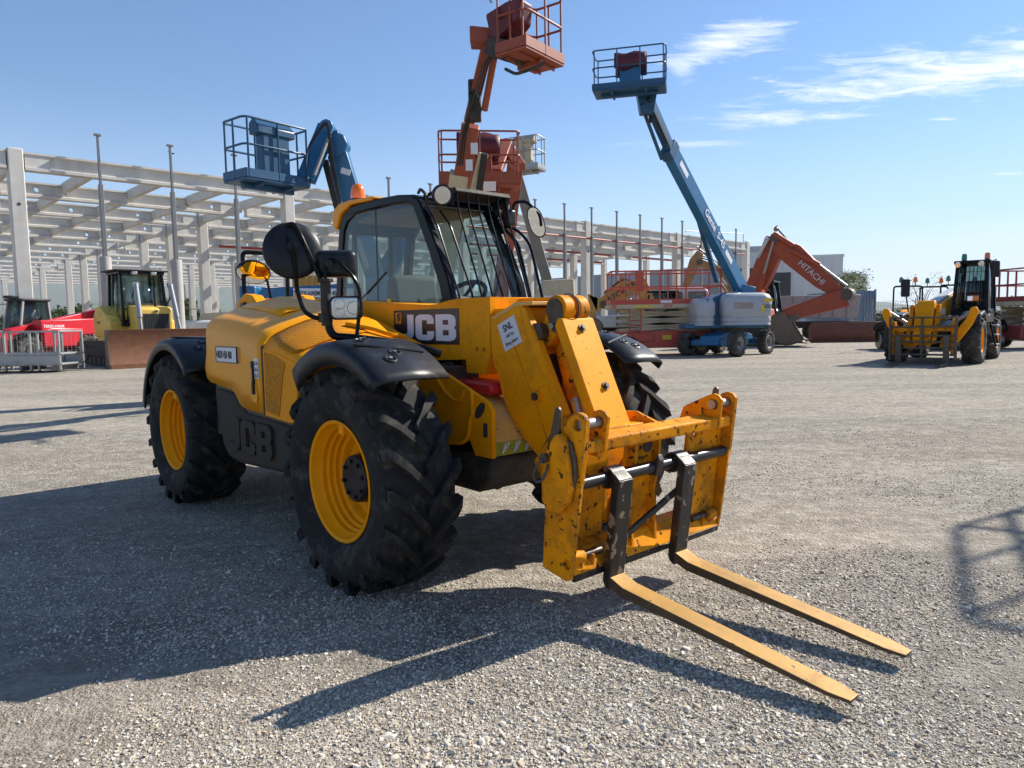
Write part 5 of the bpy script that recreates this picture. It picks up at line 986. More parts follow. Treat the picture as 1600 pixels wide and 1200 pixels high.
def left_lift():
    T = thing('boom_lift', 'blue articulated boom lift whose basket hangs left of the cab roof', 'boom lift', (-2.9, 16.2, 0)); c0 = V((-2.9, 16.2, 0)); P = lambda px, py, Y=16: at(px, py, Y) - c0
    K = chassis_lift(T, (0, 0, 0), .3, 'genie_blue', 'hood_grey', .48, 2.2, 1.8)
    MB().loft([[(x, y, z) for x, y in rrect(-1.25 + e, 1.25 - e, -.85 + e, .85 - e, .25, 4)] for z, e in ((1.02, 0), (1.5, 0), (1.62, .12), (1.66, .3))], True, True).build('engine_cover', 'genie_blue', T, sharp=50)
    e = P(516, 200, 15.6); k = P(552, 330, 16.0); v = P(592, 448, 16.3); g = P(652, 335, 16.6)
    boxbeam(T, 'upper_boom', v, P(528, 240, 15.7), .26, .42, 'genie_blue', up=(1, 0, 0)); boxbeam(T, 'riser_boom', v, g, .26, .4, 'genie_deep', up=(1, 0, 0)); boxbeam(T, 'turret_post', V((v.x, v.y, 1.0)), v + V((0, 0, .2)), .5, .5, 'genie_blue', up=(1, 0, 0))
    MB().cyl(P(574, 420, 16.1), P(560, 372, 16.0), .07, 10).build('lift_ram', 'steel', T)
    boxbeam(T, 'telescopic_section', P(528, 240, 15.7), P(517, 206, 15.6), .22, .34, 'genie_blue', up=(1, 0, 0))
    MB().beam(P(512, 250, 15.7) + V((-.06, 0, 0)), P(537, 330, 15.9) + V((-.12, 0, 0)), .12, .12, (1, 0, 0)).build('hose_track', 'hose', T)
    MB().prism(circle(0, 0, .26, 8), 'y', -.2, .2).xf(Matrix.Translation(P(527, 228, 15.7))).build('jib_knuckle', 'genie_blue', T, .03); MB().prism(circle(0, 0, .15, 8), 'y', -.17, .17).xf(Matrix.Translation(e + V((-.05, 0, 0)))).build('jib_pivot', 'genie_blue', T, .02)
    boxbeam(T, 'jib', e + V((-.06, 0, .02)), P(478, 282, 15.2), .22, .36, 'genie_blue', up=(1, 0, 0)); MB().cyl(P(513, 215, 15.5) + V((.06, -.16, 0)), P(484, 276, 15.1) + V((.12, -.12, 0)), .045, 10).build('jib_ram', 'steel', T)
    for k in range(3): MB().tube(bend([P(560, 340, 15.8) + V((-.3, -.18, .04 * k)), P(532, 250, 15.5) + V((-.2 + .04 * k, -.16, 0)), P(516, 203, 15.4) + V((0, -.18, .16 + .03 * k)), P(498, 236, 15.2) + V((-.2, -.16, .02 * k)), P(478, 284, 14.9)], .25), .017, 6).build('hydraulic_hose', 'hose', T)
    MB().bx(-.10, .10, -.01, .01, -.06, .06).xf(Matrix.Translation(P(540, 268, 15.5)) @ Matrix.Rotation(.3, 4, 'Y')).build('label_plate', 'decal_white', T)
    b = P(414, 284, 14.9); B = basket(T, b + V((.06, 0, -.04)), V((.62, .78, 0)), 1.45, .80, 1.12, 'genie_deep', 'genie_deep', 'genie_deep', None, -1)
    boxbeam(T, 'basket_mount', P(482, 286, 15.2), P(440, 283, 15.0), .3, .2, 'genie_deep')
    lb = boxbeam(T, 'stowed_boom', P(396, 462, 14.4), P(560, 452, 15.6), .26, .26, 'genie_blue'); MB().bx(0, 1.35, -.01, .01, -.09, .09).xf(Matrix.Translation(P(458, 457.5, 14.62)) @ Matrix.Rotation(.48, 4, 'Z')).build('phone_plate', 'decal_white', lb)
    text('phone_number', 'TEREX-HAEM  0878 450 400', 'text_black', lb, P(459, 461.5, 14.6), (cos(.48), sin(.48), 0), (0, 0, 1), .13, .004, .002, sx=.68)
    MB().bx(-.16, .16, -.4, .4, -.5, .25).xf(Matrix.Translation(P(398, 468, 14.4))).build('boom_end', 'genie_blue', T, .04)
def orange_lifts():
    T = thing('boom_lift', 'orange boom lift with its basket highest of all above the cab', 'boom lift', (-1.55, 18.0, 0)); c0 = V((-1.55, 18, 0)); P = lambda px, py, Y=16: at(px, py, Y) - c0
    chassis_lift(T, (0, 0, 0), .7, 'lift_orange', 'cream', .48, 2.2, 1.8); MB().loft([[(x, y, z) for x, y in rrect(-1.2 + e, 1.2 - e, -.8 + e, .8 - e, .2, 4)] for z, e in ((1.02, 0), (1.55, 0), (1.65, .12), (1.68, .3))], True, True).build('engine_cover', 'cream', T, sharp=50)
    a, b, c, d = P(690, 480, 17.6), P(729, 222, 15.2), P(742, 165, 14.8), P(764, 62, 14.0)
    boxbeam(T, 'main_boom', a, P(735, 196, 15.0), .26, .36, 'lift_orange', up=(1, 0, 0)); boxbeam(T, 'base_boom', a, P(718, 270, 15.6), .29, .40, 'cream', up=(1, 0, 0)); boxbeam(T, 'fly_boom', P(733, 190, 15.0), d, .18, .22, 'lift_orange', up=(1, 0, 0))
    MB().beam(P(737, 296, 15.5) + V((.16, 0, 0)), P(742, 240, 15.2) + V((.2, 0, 0)), .14, .14, (1, 0, 0)).build('hose_chain', 'hose', T); boxbeam(T, 'chain_tray', P(732, 300, 15.6) + V((.12, 0, 0)), P(748, 240, 15.2) + V((.1, 0, 0)), .1, .2, 'cream', up=(1, 0, 0))
    MB().cyl(P(757, 172, 14.6), P(772, 90, 14.0), .07, 10).build('levelling_ram', 'lift_orange', T); MB().bx(-.12, .12, -.18, .18, -.35, .4).xf(Matrix.Translation(P(742, 160, 14.7))).build('boom_knuckle', 'dirty_black', T, .03)
    MB().tube(bend([P(735, 165, 14.6), P(732, 140, 14.5), P(745, 145, 14.4), P(752, 175, 14.6), P(744, 180, 14.6)], .1), .02, 6).build('hose_loop', 'hose', T)
    MB().prism([(-.3, -.1), (.25, -.12), (.25, .12), (-.3, .18)], 'y', -.22, .22).xf(Matrix.Translation(P(760, 62, 14.0))).build('jib_head', 'lift_orange', T, .02)
    boxbeam(T, 'basket_rotator', P(772, 72, 13.9), P(806, 84, 13.4), .4, .34, 'dirty_black'); MB().tube(bend([P(790, 108, 13.6), P(806, 116, 13.3), P(842, 104, 13.0), P(850, 98, 12.8)], .1), .03, 6).build('foot_guard', 'dirty_black', T)
    basket(T, P(829, 92, 13.6), V((.80, -.60, 0)), .66, 1.22, 1.12, 'lift_orange', 'lift_orange', None, None, -1, low=.17)
    cv = [P(757, 22, 13.5), P(789, 2, 13.1), P(812, -6, 12.9), P(809, 30, 13.0), P(800, 42, 13.2), P(776, 62, 13.5), P(765, 58, 13.6)]
    k = V((.25, .35, 0)); MB().add([*cv, *[p + k for p in cv]], [tuple(range(7)), tuple(range(13, 6, -1))] + [(i, (i + 1) % 7, (i + 1) % 7 + 7, i + 7) for i in range(7)]).build('fabric_cover', 'maroon_cover', T, .05, 3)
    MB().tube(bend([P(768, 4, 13.4), P(760, -8, 13.4), P(748, -4, 13.4)], .05), .02, 6).build('lamp_stalk', 'galv', T)
    for k in range(3): MB().tube(bend([P(731, 262, 15.3) + V((-.2 + .05 * k, -.2, 0)), P(737, 205, 14.9) + V((-.16 + .04 * k, -.18, .02 * k)), P(745, 160, 14.6) + V((-.05 + .05 * k, -.2, 0)), P(762, 95, 14.0) + V((-.05 + .05 * k, -.18, 0)), P(790, 78, 13.6) + V((0, -.1, -.05 * k))], .3), .018, 6).build('hydraulic_hose', 'hose', T)
    for px, py, Y in ((741, 232, 15.0), (733, 258, 15.2)): MB().bx(-.07, .07, -.012, .012, -.11, .11).xf(Matrix.Translation(P(px, py, Y - .16))).build('label_plate', 'decal_white', T)
    # second one, basket just above the cab roof
    T = thing('boom_lift', 'orange boom lift with wide basket and maroon cover directly behind the cab roof', 'boom lift', (-.35, 20, 0)); c0 = V((-.35, 20, 0)); P = lambda px, py, Y=16: at(px, py, Y) - c0
    chassis_lift(T, (0, 0, 0), 1.2, 'lift_orange', 'cream', .48, 2.2, 1.8); MB().loft([[(x, y, z) for x, y in rrect(-1.2 + e, 1.2 - e, -.8 + e, .8 - e, .2, 4)] for z, e in ((1.02, 0), (1.55, 0), (1.65, .12), (1.68, .3))], True, True).build('engine_cover', 'lift_orange', T, sharp=50)
    boxbeam(T, 'main_boom', V((0, 0, 1.6)), P(806, 250, 19), .3, .42, 'lift_orange', up=(1, 0, 0)); boxbeam(T, 'jib', P(785, 222, 18.5), P(812, 262, 17.6), .2, .3, 'lift_orange', up=(1, 0, 0)); boxbeam(T, 'jib_link', P(775, 270, 17.2), P(792, 225, 18.4), .18, .26, 'lift_orange', up=(1, 0, 0))
    basket(T, P(749, 292, 16.6), V((.995, .1, 0)), 1.78, .78, 1.13, 'lift_orange', 'lift_orange', 'lift_orange', 'maroon_cover', 1, low=.26)
    MB().bx(-.14, .14, -.02, .02, -.1, .1).xf(Matrix.Translation(P(765, 291, 16.15))).build('label_plate', 'white', T)
    # third, grey basket farther away
    T = thing('boom_lift', 'far boom lift with small grey basket right of the orange basket', 'boom lift', (2.1, 31, 0)); c0 = V((2.1, 31, 0)); P = lambda px, py, Y=16: at(px, py, Y) - c0
    chassis_lift(T, (0, 0, 0), .5, 'galv', 'cream', .48, 2.2, 1.8); boxbeam(T, 'main_boom', V((0, 0, 1.2)), P(806, 268, 28), .3, .42, 'post_steel', up=(1, 0, 0))
    basket(T, P(824, 266, 27), V((.9, -.43, 0)), 1.15, .8, 1.12, 'galv', 'galv', 'beige', None, -1)
    # one more beside the photographer's right: only its shadow lies in view
    T = thing('boom_lift', 'blue boom lift standing outside the picture whose basket shadow lies on the gravel at right', 'boom lift', (15.85, 9.88, 0)); c0 = V((15.85, 9.88, 0))
    chassis_lift(T, (0, 0, 0), .4, 'genie_blue', 'hood_grey', .48, 2.2, 1.8); boxbeam(T, 'main_boom', V((0, 0, 1.3)), V((-5.2, -1.7, 5.1)), .3, .42, 'genie_blue'); basket(T, V((-5.9, -1.95, 5.1)), V((.5, .87, 0)), 1.8, .85, 1.15, 'genie_deep', 'genie_deep', None, None, 1, rad=.034)
def scissor(loc, yaw, label, m, sign=None, n=3, L_=3.6, W_=1.9, zd=1.65, group=None):
    T = thing('scissor_lift', label, 'scissor lift', loc, yaw, group); l, w = L_ / 2, W_ / 2
    MB().prism([(-l, .42), (-l + .1, .95), (l - .1, .95), (l, .42), (l * .6, .3), (-l * .6, .3)], 'y', -w * .72, w * .72).build('chassis', m, T, .03)
    MB().bx(-l * .9, -l * .2, -w * .76, -w * .70, .55, .9).build('side_box', m, T, .02); MB().bx(-.1, .25, -w * .77, -w * .7, .62, .8).build('label_plate', 'warn_yellow', T)
    for sx in (-1, 1):
        for sy in (-1, 1): wheel(T, (sx * l * .66, sy * w * .80, .38), .38, .3, .2, 14, .03, .3, sy, rim='cream', tyre='far_rubber', deep=.07, hubm='dirty_black', hub_r=.07, hub_out=.02)
    for k in range(n):
        z0 = .98 + k * (zd - 1.05) / n; z1 = z0 + (zd - 1.05) / n
        for sy in (-.55, .55):
            for a, b in (((-l * .85, z0), (l * .85, z1)), ((l * .85, z0), (-l * .85, z1))): MB().beam((a[0], sy * w, a[1]), (b[0], sy * w, b[1]), .07, .14).build('scissor_arm', 'cream', T, .01)
    D = MB().bx(-l - .1, l + .1, -w, w, zd, zd + .17).build('deck', 'cream', T, .02)
    for x0, x1, mm in ((-l + .9, -l + 1.6, 'warn_yellow'), (l - 1.0, l - .7, 'decal_white')): MB().bx(x0, x1, -w - .006, -w, zd + .04, zd + .13).build('deck_label', mm, D)
    for x in (-l - .05, -l + .05, -l + 2.0, -l + 2.12, -l + 2.24): MB().prism([(x, zd + .02), (x + .06, zd + .02), (x + .16, zd + .15), (x + .1, zd + .15)], 'y', -w - .006, -w).build('hazard_stripe', 'stripe_red', D)
    h = 1.3; zb = zd + .17
    for y in (-w + .03, w - .03):
        for z in (zb + h, zb + h * .52): MB().bx(-l - .05, l + .05, y - .025, y + .025, z - .03, z + .03).build('rail', m, T, .008)
        MB().bx(-l - .05, l + .05, y - .02, y + .02, zb, zb + .2).build('toe_board', m, T)
        for x in (-l, -l + .55, -l + .95, -l + 1.35, -l + 2.2, -l + 2.9, l): MB().bx(x - .025, x + .025, y - .028, y + .028, zb, zb + h).build('post', m, T)
    for x in (-l - .02, l + .02):
        for z in (zb + h, zb + h * .52): MB().bx(x - .025, x + .025, -w + .03, w - .03, z - .03, z + .03).build('rail', m, T, .008)
        MB().bx(x - .02, x + .02, -w + .03, w - .03, zb, zb + .2).build('toe_board', m, T)
    MB().bx(-l + .95, -l + 1.25, -w - .03, -w + .12, zb + .5, zb + h).build('control_box', m, T, .02); MB().bx(-l + 1.9, -l + 2.35, -w - .03, -w + .01, zb + .03, zb + .15).build('maker_plate', 'decal_white', T)
    for i in range(3): MB().cyl((-l + .75 + .0, -w * .78, 1.0 + .2 * i), (-l + 1.15, -w * .78, 1.0 + .2 * i), .02, 6).build('ladder_rung', m, T)
    for x in (-l + .72, -l + 1.17): MB().bx(x - .025, x + .025, -w * .80, -w * .76, .9, zd).build('ladder_rail', m, T)
    if sign:
        s = MB().bx(-l + .2, -l + 1.5, -w - .035, -w - .02, zb + .05, zb + .46).build('name_board', 'warn_yellow', T); text('board_lettering', sign, 'text_black', s, (-l + .32, -w - .037, zb + .17), (1, 0, 0), (0, 0, 1), .26, .004, .006)
        for i in range(8): MB().prism([(-l + .0 + i * .24, zd + .03), (-l + .1 + i * .24, zd + .03), (-l + .2 + i * .24, zd + .15), (-l + .1 + i * .24, zd + .15)], 'y', -w - .008, -w).build('hazard_stripe', 'text_black', D)
genie(); left_lift(); orange_lifts()
scissor((6.15, 29.6, 0), -.04, 'red scissor lift with guard rails and striped cream deck left of the blue boom lift', 'scissor_red', None, 3, 4.25, 2.0, 1.86)
scissor((22.2, 30.0, 0), .15, 'dark red scissor lift with yellow name board cut off by the right edge', 'deep_red', 'RENTEX', 3, 4.0, 2.0, 1.75)
# ---------------------------------------------------------------- machines around the yard
def track(T, x0, x1, y, w, zc, r0, r1, m='track_steel', links=44, name='track'):
    """crawler track with grouser plates round two idlers; local x along the machine"""
    K = hub(name, T); pts = []; n = 10
    for i in range(n + 1): a = pi / 2 - pi * i / n; pts.append((x1 + r1 * cos(a), zc + r1 * sin(a) if r1 == r0 else zc + r1 * sin(a)))
    for i in range(n + 1): a = -pi / 2 - pi * i / n; pts.append((x0 + r0 * cos(a), zc + r0 * sin(a)))
    MB().prism(pts, 'y', y - w / 2, y + w / 2).build('belt', 'dirty_black', K, .0)
    seg = [(V(a), V(b)) for a, b in zip(pts, pts[1:] + pts[:1])]; tot = sum((b - a).length for a, b in seg); st = tot / links; sh = None
    pm = MB().bx(-st * .42, st * .42, -w / 2 - .01, w / 2 + .01, -.01, .022).bx(-.012, .012, -w / 2 - .01, w / 2 + .01, .022, .06); d = 0; i = 0; acc = 0; me = None
    for k in range(links):
        t = k * st
        while acc + (seg[i][1] - seg[i][0]).length < t: acc += (seg[i][1] - seg[i][0]).length; i += 1
        a, b = seg[i]; p = a + (b - a).normalized() * (t - acc); ang = atan2(b.y - a.y, b.x - a.x)
        if me is None: o = pm.build('track_plate', m, K); me = o
        else: o = me.copy(); COL.objects.link(o); o.parent = K
        o.location = (p.x, y, p.y); o.rotation_euler = (0, -ang + pi, 0)
    for f in (.18, .34, .5, .66, .82):
        x = x0 + (x1 - x0) * f; MB().cyl((x, y - w / 2 - .03, zc - min(r0, r1) + .16), (x, y + w / 2 + .03, zc - min(r0, r1) + .16), .12, 12).build('roller', m, K)
    for x, r in ((x0, r0), (x1, r1)): MB().cyl((x, y - w / 2 - .04, zc), (x, y + w / 2 + .04, zc), r * .72, 16).build('sprocket', m, K)
    MB().bx(x0 + .1, x1 - .1, y - w / 2 - .06, y + w / 2 + .06, zc - .12, zc + .16).build('track_frame', 'dirty_black', K, .03)
    return K
def glazed_cab(T, x0, x1, y0, y1, z0, z1, m, gm='far_glass', rake=.12, post=.07, solid=.0, roof=None, name='cab'):
    """simple operator cab: four posts, roof slab, glass on four sides"""
    C = hub(name, T); top = [(x0 + rake * .3, y0 + .05), (x1 - rake, y0 + .05), (x1 - rake, y1 - .05), (x0 + rake * .3, y1 - .05)]; bot = [(x0, y0), (x1, y0), (x1, y1), (x0, y1)]
    for (a, b), (c, d) in zip(bot, top): MB().beam((a, b, z0), (c, d, z1), post, post).build('post', m, C, .01)
    zl = z0 + (z1 - z0) * solid
    for k in range(4):
        a, b, c, d = bot[k], bot[(k + 1) % 4], top[(k + 1) % 4], top[k]; f = solid
        a2 = (a[0] + (d[0] - a[0]) * f, a[1] + (d[1] - a[1]) * f); b2 = (b[0] + (c[0] - b[0]) * f, b[1] + (c[1] - b[1]) * f)
        MB().add([(*a2, zl), (*b2, zl), (*c, z1), (*d, z1)], [(0, 1, 2, 3)]).build('window', gm, C, solid=.006)
        if solid: MB().add([(*a, z0), (*b, z0), (*b2, zl), (*a2, zl)], [(0, 1, 2, 3)]).build('lower_panel', m, C, solid=.03)
    MB().bx(top[0][0] - .1, top[1][0] + .12, y0 - .04, y1 + .04, z1, z1 + .10).build('roof', roof or m, C, .03)
    MB().prism([(x0 + .25, z0 + .1), (x0 + .28, z0 + .9), (x0 + .42, z0 + .95), (x0 + .5, z0 + .4), (x0 + .85, z0 + .36), (x0 + .85, z0 + .1)], 'y', (y0 + y1) / 2 - .25, (y0 + y1) / 2 + .25).build('seat', 'interior', C, .04)
    return C
def dozer():
    T = thing('bulldozer', 'yellow bulldozer with broad brown blade left of the telehandler', 'bulldozer', (-12.72, 26.75, 0), atan2(-.68, .73))
    # x forward, blade face near x=0
    n = 12; secs = []
    for i in range(n + 1):
        t = i / n; a = -.55 + 1.5 * t; secs.append((.50 - .55 * cos(a - .2) + .0, .02 + 1.36 * t))
    prof = [(x, z) for x, z in secs]; back = [(x - .07, z) for x, z in secs][::-1]
    B = MB().prism(prof + back, 'y', -1.95, 1.95).build('blade', 'blade_brown', T, .01, sharp=50); MB().bx(prof[0][0] - .02, prof[0][0] + .05, -1.98, 1.98, 0, .16).build('cutting_edge', 'blade_brown', B, .01)
    for s in (-1, 1): MB().prism(prof + [(-.3, 1.36), (-.35, .1)], 'y', s * 1.95, s * 1.99).build('blade_end', 'bucket_steel', B, .01)
    for s in (-1, 1):
        track(T, -4.1, -1.0, s * 1.18, .60, .50, .45, .45, links=44)
        MB().beam((-.2, s * 1.2, .45), (-2.2, s * 1.5, .5), .16, .26).build('push_arm', 'dirty_black', T, .02)
        MB().cyl((-.32, s * .72, 1.0), (-.62, s * .66, 2.0), .06, 12).cyl((-.56, s * .67, 1.8), (-.92, s * .62, 3.05), .09, 14).bx(-1.0, -.85, s * .62 - .1, s * .62 + .1, 2.95, 3.12).build('lift_ram', 'grey_cylinder', T)
        MB().prism([(-2.9, .96), (-1.0, .96), (-1.05, 1.06), (-2.9, 1.1)], 'y', s * .80, s * 1.42).build('mudguard', 'dozer_yellow', T, .02)
        MB().tube(bend([(-.9, s * .6, 3.0), (-1.15, s * .7, 2.6), (-1.1, s * .5, 2.2)], .1), .03, 6).build('hose', 'hose', T)
    MB().prism([(-2.1, .6), (-2.1, 2.15), (-1.9, 2.28), (-.88, 2.2), (-.80, 2.1), (-.80, .55)], 'y', -.60, .60).build('engine_hood', 'dozer_yellow', T, .05, 3)
    MB().bx(-.80, -.77, -.47, .47, 1.15, 1.95).build('grille', 'hall_dark', T)
    for i in range(9): MB().bx(-.775, -.76, -.42, .42, 1.2 + i * .085, 1.215 + i * .085).build('grille_bar', 'dirty_black', T)
    for i in range(9): MB().bx(-.772, -.758, -.4 + i * .1, -.385 + i * .1, 1.16, 1.94).build('grille_bar', 'dirty_black', T)
    MB().bx(-.79, -.765, -.06, .06, 2.0, 2.08).build('badge', 'genie_deep', T); MB().cyl((-1.35, .2, 2.2), (-1.35, .2, 2.95), .06, 12).build('exhaust', 'dirty_black', T)
    MB().prism([(-3.9, 1.1), (-3.9, 1.9), (-3.6, 2.25), (-3.2, 2.3), (-2.5, 1.9), (-2.1, 1.7), (-2.1, 1.0)], 'y', -1.2, 1.2).build('fuel_tank', 'dozer_yellow', T, .06, 3)
    glazed_cab(T, -3.3, -1.8, -.80, .80, 1.5, 3.48, 'black_paint', rake=.25, post=.10, solid=.12)
    MB().bx(-3.5, -1.9, -.98, .98, 3.59, 3.65).build('roof_guard', 'dirty_black', T, .02); text('model_number', '65 EX', 'text_black', T, (-3.5, -1.205, 1.6), (1, 0, 0), (0, 0, 1), .16, .004)
    for y in (-.35, .35): MB().bx(-1.85, -1.7, y - .1, y + .1, 3.44, 3.56).build('work_lamp', 'galv', T, .02)
    MB().beam((-3.4, 0, .7), (-4.6, 0, 1.1), .2, .3).build('ripper', 'dozer_yellow', T, .03); MB().bx(-4.75, -4.45, -.9, .9, .75, 1.05).build('ripper_beam', 'dirty_black', T, .03)
def cage():
    p = at(96, 580, 24.0); T = thing('platform_cage', 'grey galvanised work platform cage with bent mesh at the left edge', 'cage', (p.x, p.y, 0), pi - .05)
    L_, W_, h = 3.6, 1.2, 1.36
    for z in (.28, .62, h):
        for y in (0, -W_): MB().bx(0, L_, y - .03, y + .03, z - .03, z + .03).build('rail', 'galv', T, .008)
        for x in (.0, L_): MB().bx(x - .03, x + .03, -W_, 0, z - .03, z + .03).build('rail', 'galv', T, .008)
    for y in (0, -W_):
        for x in (.03, .75, 1.02, 1.9, 2.6, 3.3): MB().bx(x - .035, x + .035, y - .034, y + .034, .06, h).build('post', 'galv', T, .008)
    for y in (0.036, -W_ - .036): MB().bx(0, L_, y - .006, y + .006, .30, .56).build('toe_board', 'galv', T)
    for x in (.25, 1.4, 3.0): MB().bx(x - .05, x + .05, -W_, 0, .06, .22).build('fork_pocket', 'post_steel', T, .01)
    MB().bx(0.03, L_, -W_ + .03, -.03, .22, .26).build('floor', 'galv', T)
    w = MB()
    for i in range(24): x = L_ * (i + .5) / 24; w.bx(x - .004, x + .004, -W_ + .04, -W_ + .048, .56, h)
    for i in range(7): w.bx(0, L_, -W_ + .05, -W_ + .056, .6 + i * .1, .606 + i * .1)
    w.build('wire_mesh', 'galv', T, kind='stuff')
def red_tele():
    p = at(20, 560, 28.0); T = thing('telehandler', 'bright red telehandler at the left edge behind the grey cage', 'telehandler', (p.x - .9, p.y + 1.2, 0), atan2(-.90, -.30))
    for x in (0, -2.7):
        for s in (-1, 1): wheel(T, (x, s * .95, .6), .6, .42, .31, 16, .045, .36, s, rim='galv', tyre='far_rubber', deep=.14, hubm='pin_steel')
    MB().prism([(-3.4, .5), (-3.4, 1.2), (-2.9, 1.35), (.2, 1.2), (.6, .9), (.6, .5)], 'y', -.62, .62).build('chassis', 'deep_red', T, .05)
    MB().prism([(-2.4, .7), (-2.5, 1.45), (-1.0, 1.5), (-.6, 1.35), (-.6, .7)], 'y', .4, 1.1).build('engine_cover', 'bright_red', T, .06, 3)
    glazed_cab(T, -2.0, -.5, -1.05, -.1, 1.0, 2.62, 'galv', rake=.3, post=.08, solid=.2, roof='hall_dark')
    B = MB().beam((.3, .32, 1.2), (-4.2, .32, 2.1), .42, .52).build('boom', 'bright_red', T, .03); B2 = MB().beam((-3.6, .75, 1.55), (-.6, .75, 1.45), .5, .7).build('side_pod', 'bright_red', T, .05)
    text('pod_lettering', 'TEREX-HAEM', 'text_white', B2, (-.7, 1.005, 1.5), (-1, 0, 0), (0, 0, 1), .16, .004, .003); text('pod_lettering', 'ALCMG', 'text_white', B2, (-1.2, 1.005, 1.25), (-1, 0, 0), (0, 0, 1), .22, .004, .006)
    MB().prism([(.2, .9), (.6, 1.4), (.8, 1.35), (1.0, .6), (.7, .3), (.5, .5)], 'y', .05, .6).build('boom_head', 'bright_red', T, .04); MB().bx(.9, 1.05, -.5, 1.1, .25, 1.15).build('fork_carriage', 'deep_red', T, .03)
    for y in (-.1, .7): MB().prism([(1.05, .2), (1.05, 1.0), (1.1, 1.0), (1.1, .27), (2.1, .22), (2.1, .18)], 'y', y - .06, y + .06).build('fork', 'fork_black', T)
    for y in (-1.1, 1.05): MB().prism([(-.35, 1.25), (0, 1.38), (.45, 1.22), (.5, 1.12), (0, 1.26), (-.35, 1.15)], 'y', y - .22, y + .16).build('mudguard', 'black_plastic', T, .02)
    MB().bx(-.35, -.25, -1.35, -1.2, 2.0, 2.4).build('mirror', 'black_plastic', T, .03); MB().tube([(-.8, -1.0, 2.5), (-.3, -1.27, 2.5), (-.3, -1.27, 2.3)], .02, 6).build('mirror_arm', 'hose', T); MB().bx(-.85, -.45, -.8, -.4, 2.72, 2.84).build('lamp_bar', 'black_plastic', T, .02)
    h = MB().bx(.5, .62, -.95, -.68, .95, 1.2).build('headlamp', 'black_plastic', T, .03); MB().bx(.62, .63, -.92, -.71, .98, 1.17).build('lamp_lens', 'lamp_silver', h)
def jcb2():
    T = thing('telehandler', 'yellow and black telehandler with steel fork backrest and raised stabilisers at the right', 'telehandler', (12.62, 21.6, 0), atan2(-.76, -.65)); T.scale = (1.08, 1.08, 1.08)
    for x in (0, -2.85):
        for s in (-1, 1): wheel(T, (x, s * .93, .63), .63, .44, .33, 16, .05, .40, s, rim='rim_yellow', tyre='far_rubber', deep=.14, hubm='rim_yellow', hub_r=.12)
    MB().prism([(-3.5, .5), (-3.5, 1.15), (-2.9, 1.3), (.4, 1.15), (.9, .95), (.9, .5)], 'y', -.5, .5).build('chassis', 'black_paint', T, .04)
    MB().prism([(-3.4, .7), (-3.3, 1.45), (-1.0, 1.5), (-.5, 1.3), (-.5, .7)], 'y', -1.08, -.45).build('engine_cover', 'yellow', T, .06, 3)
    glazed_cab(T, -2.25, -.85, .28, 1.08, 1.35, 2.72, 'black_paint', rake=.22, post=.09, solid=.06)
    MB().prism([(-2.3, .75), (-2.25, 1.5), (-.85, 1.5), (-.62, 1.1), (-.62, .75)], 'y', .25, 1.09).build('cab_base', 'black_paint', T, .04)
    gb = hub('windscreen_guard', T)
    for k in range(8): MB().tube([(-.80, .34 + k * .095, 1.42), (-1.0, .36 + k * .09, 2.66)], .009, 5).build('guard_bar', 'black_paint', gb)
    for k in range(4): MB().tube([(-.80 - .05 * k, .32, 1.6 + .3 * k), (-.80 - .05 * k, 1.04, 1.6 + .3 * k)], .009, 5).build('guard_bar', 'black_paint', gb)
    for y, m in ((.45, 'green_lens'), (1.0, 'amber')):
        q = MB().lathe([(2.82, .06), (2.86, .06), (2.86, 0)], (-1.25, y, 0), 'z', 12).build('beacon_base', 'black_plastic', T); MB().lathe([(2.86, .07), (2.98, .065), (3.02, .05), (3.03, 0)], (-1.25, y, 0), 'z', 14).build('beacon', m, q)
    for y in (.36, .92): MB().cyl((-.86, y, 2.72), (-.80, y, 2.70), .07, 12, .075).build('work_lamp', 'lamp_silver', T)
    MB().bx(-.95, -.88, 1.14, 1.34, 2.32, 2.76).build('mirror', 'black_plastic', T, .03); MB().tube([(-1.0, 1.05, 2.7), (-.9, 1.25, 2.8), (-.9, 1.25, 2.6)], .018, 6).build('mirror_arm', 'hose', T)
    MB().bx(-.4, -.33, -.95, -.72, 1.85, 2.35).build('mirror', 'black_plastic', T, .03); MB().tube([(-.3, -.7, 1.2), (-.3, -.8, 1.9)], .02, 6).build('mirror_arm', 'hose', T)
    h = MB().bx(-.78, -.72, .62, .9, 1.68, 1.84).build('headlamp', 'amber', T, .03); MB().bx(-.72, -.715, .64, .76, 1.7, 1.82).build('lamp_lens', 'lamp_silver', h)
    # boom, head and fork frame
    B = MB().beam((-3.4, -.1, 1.85), (.55, -.1, 1.28), .44, .50).build('boom', 'boom_yellow', T, .02); MB().beam((-3.4, -.1, 2.1), (.3, -.1, 1.58), .30, .12).build('boom_hose_tray', 'galv', T, .02)
    MB().bx(-.65, .1, .122, .128, 1.33, 1.50).build('logo_plate', 'decal_white', B)
    MB().prism([(.4, 1.05), (.45, 1.65), (.62, 1.72), (.8, 1.6), (1.15, .75), (1.05, .5), (.8, .55)], 'y', -.32, .12).build('boom_head', 'boom_yellow', T, .03)
    for y in (-.42, .02, .2): MB().prism([(.55, 1.25), (.6, 1.6), (.72, 1.6), (1.2, .65), (1.1, .55)], 'y', y - .05, y + .05).build('tilt_link', 'worn_yellow', T, .02)
    MB().beam((1.05, -.75, .95), (1.05, .6, .95), .12, .12).build('carriage_tube', 'worn_yellow', T, .02)
    for y in (-.78, .62): MB().prism([(.9, .25), (.95, 1.15), (1.12, 1.15), (1.16, .25)], 'y', y - .04, y + .04).build('carriage_plate', 'worn_yellow', T, .015)
    fb = hub('fork_backrest', T)
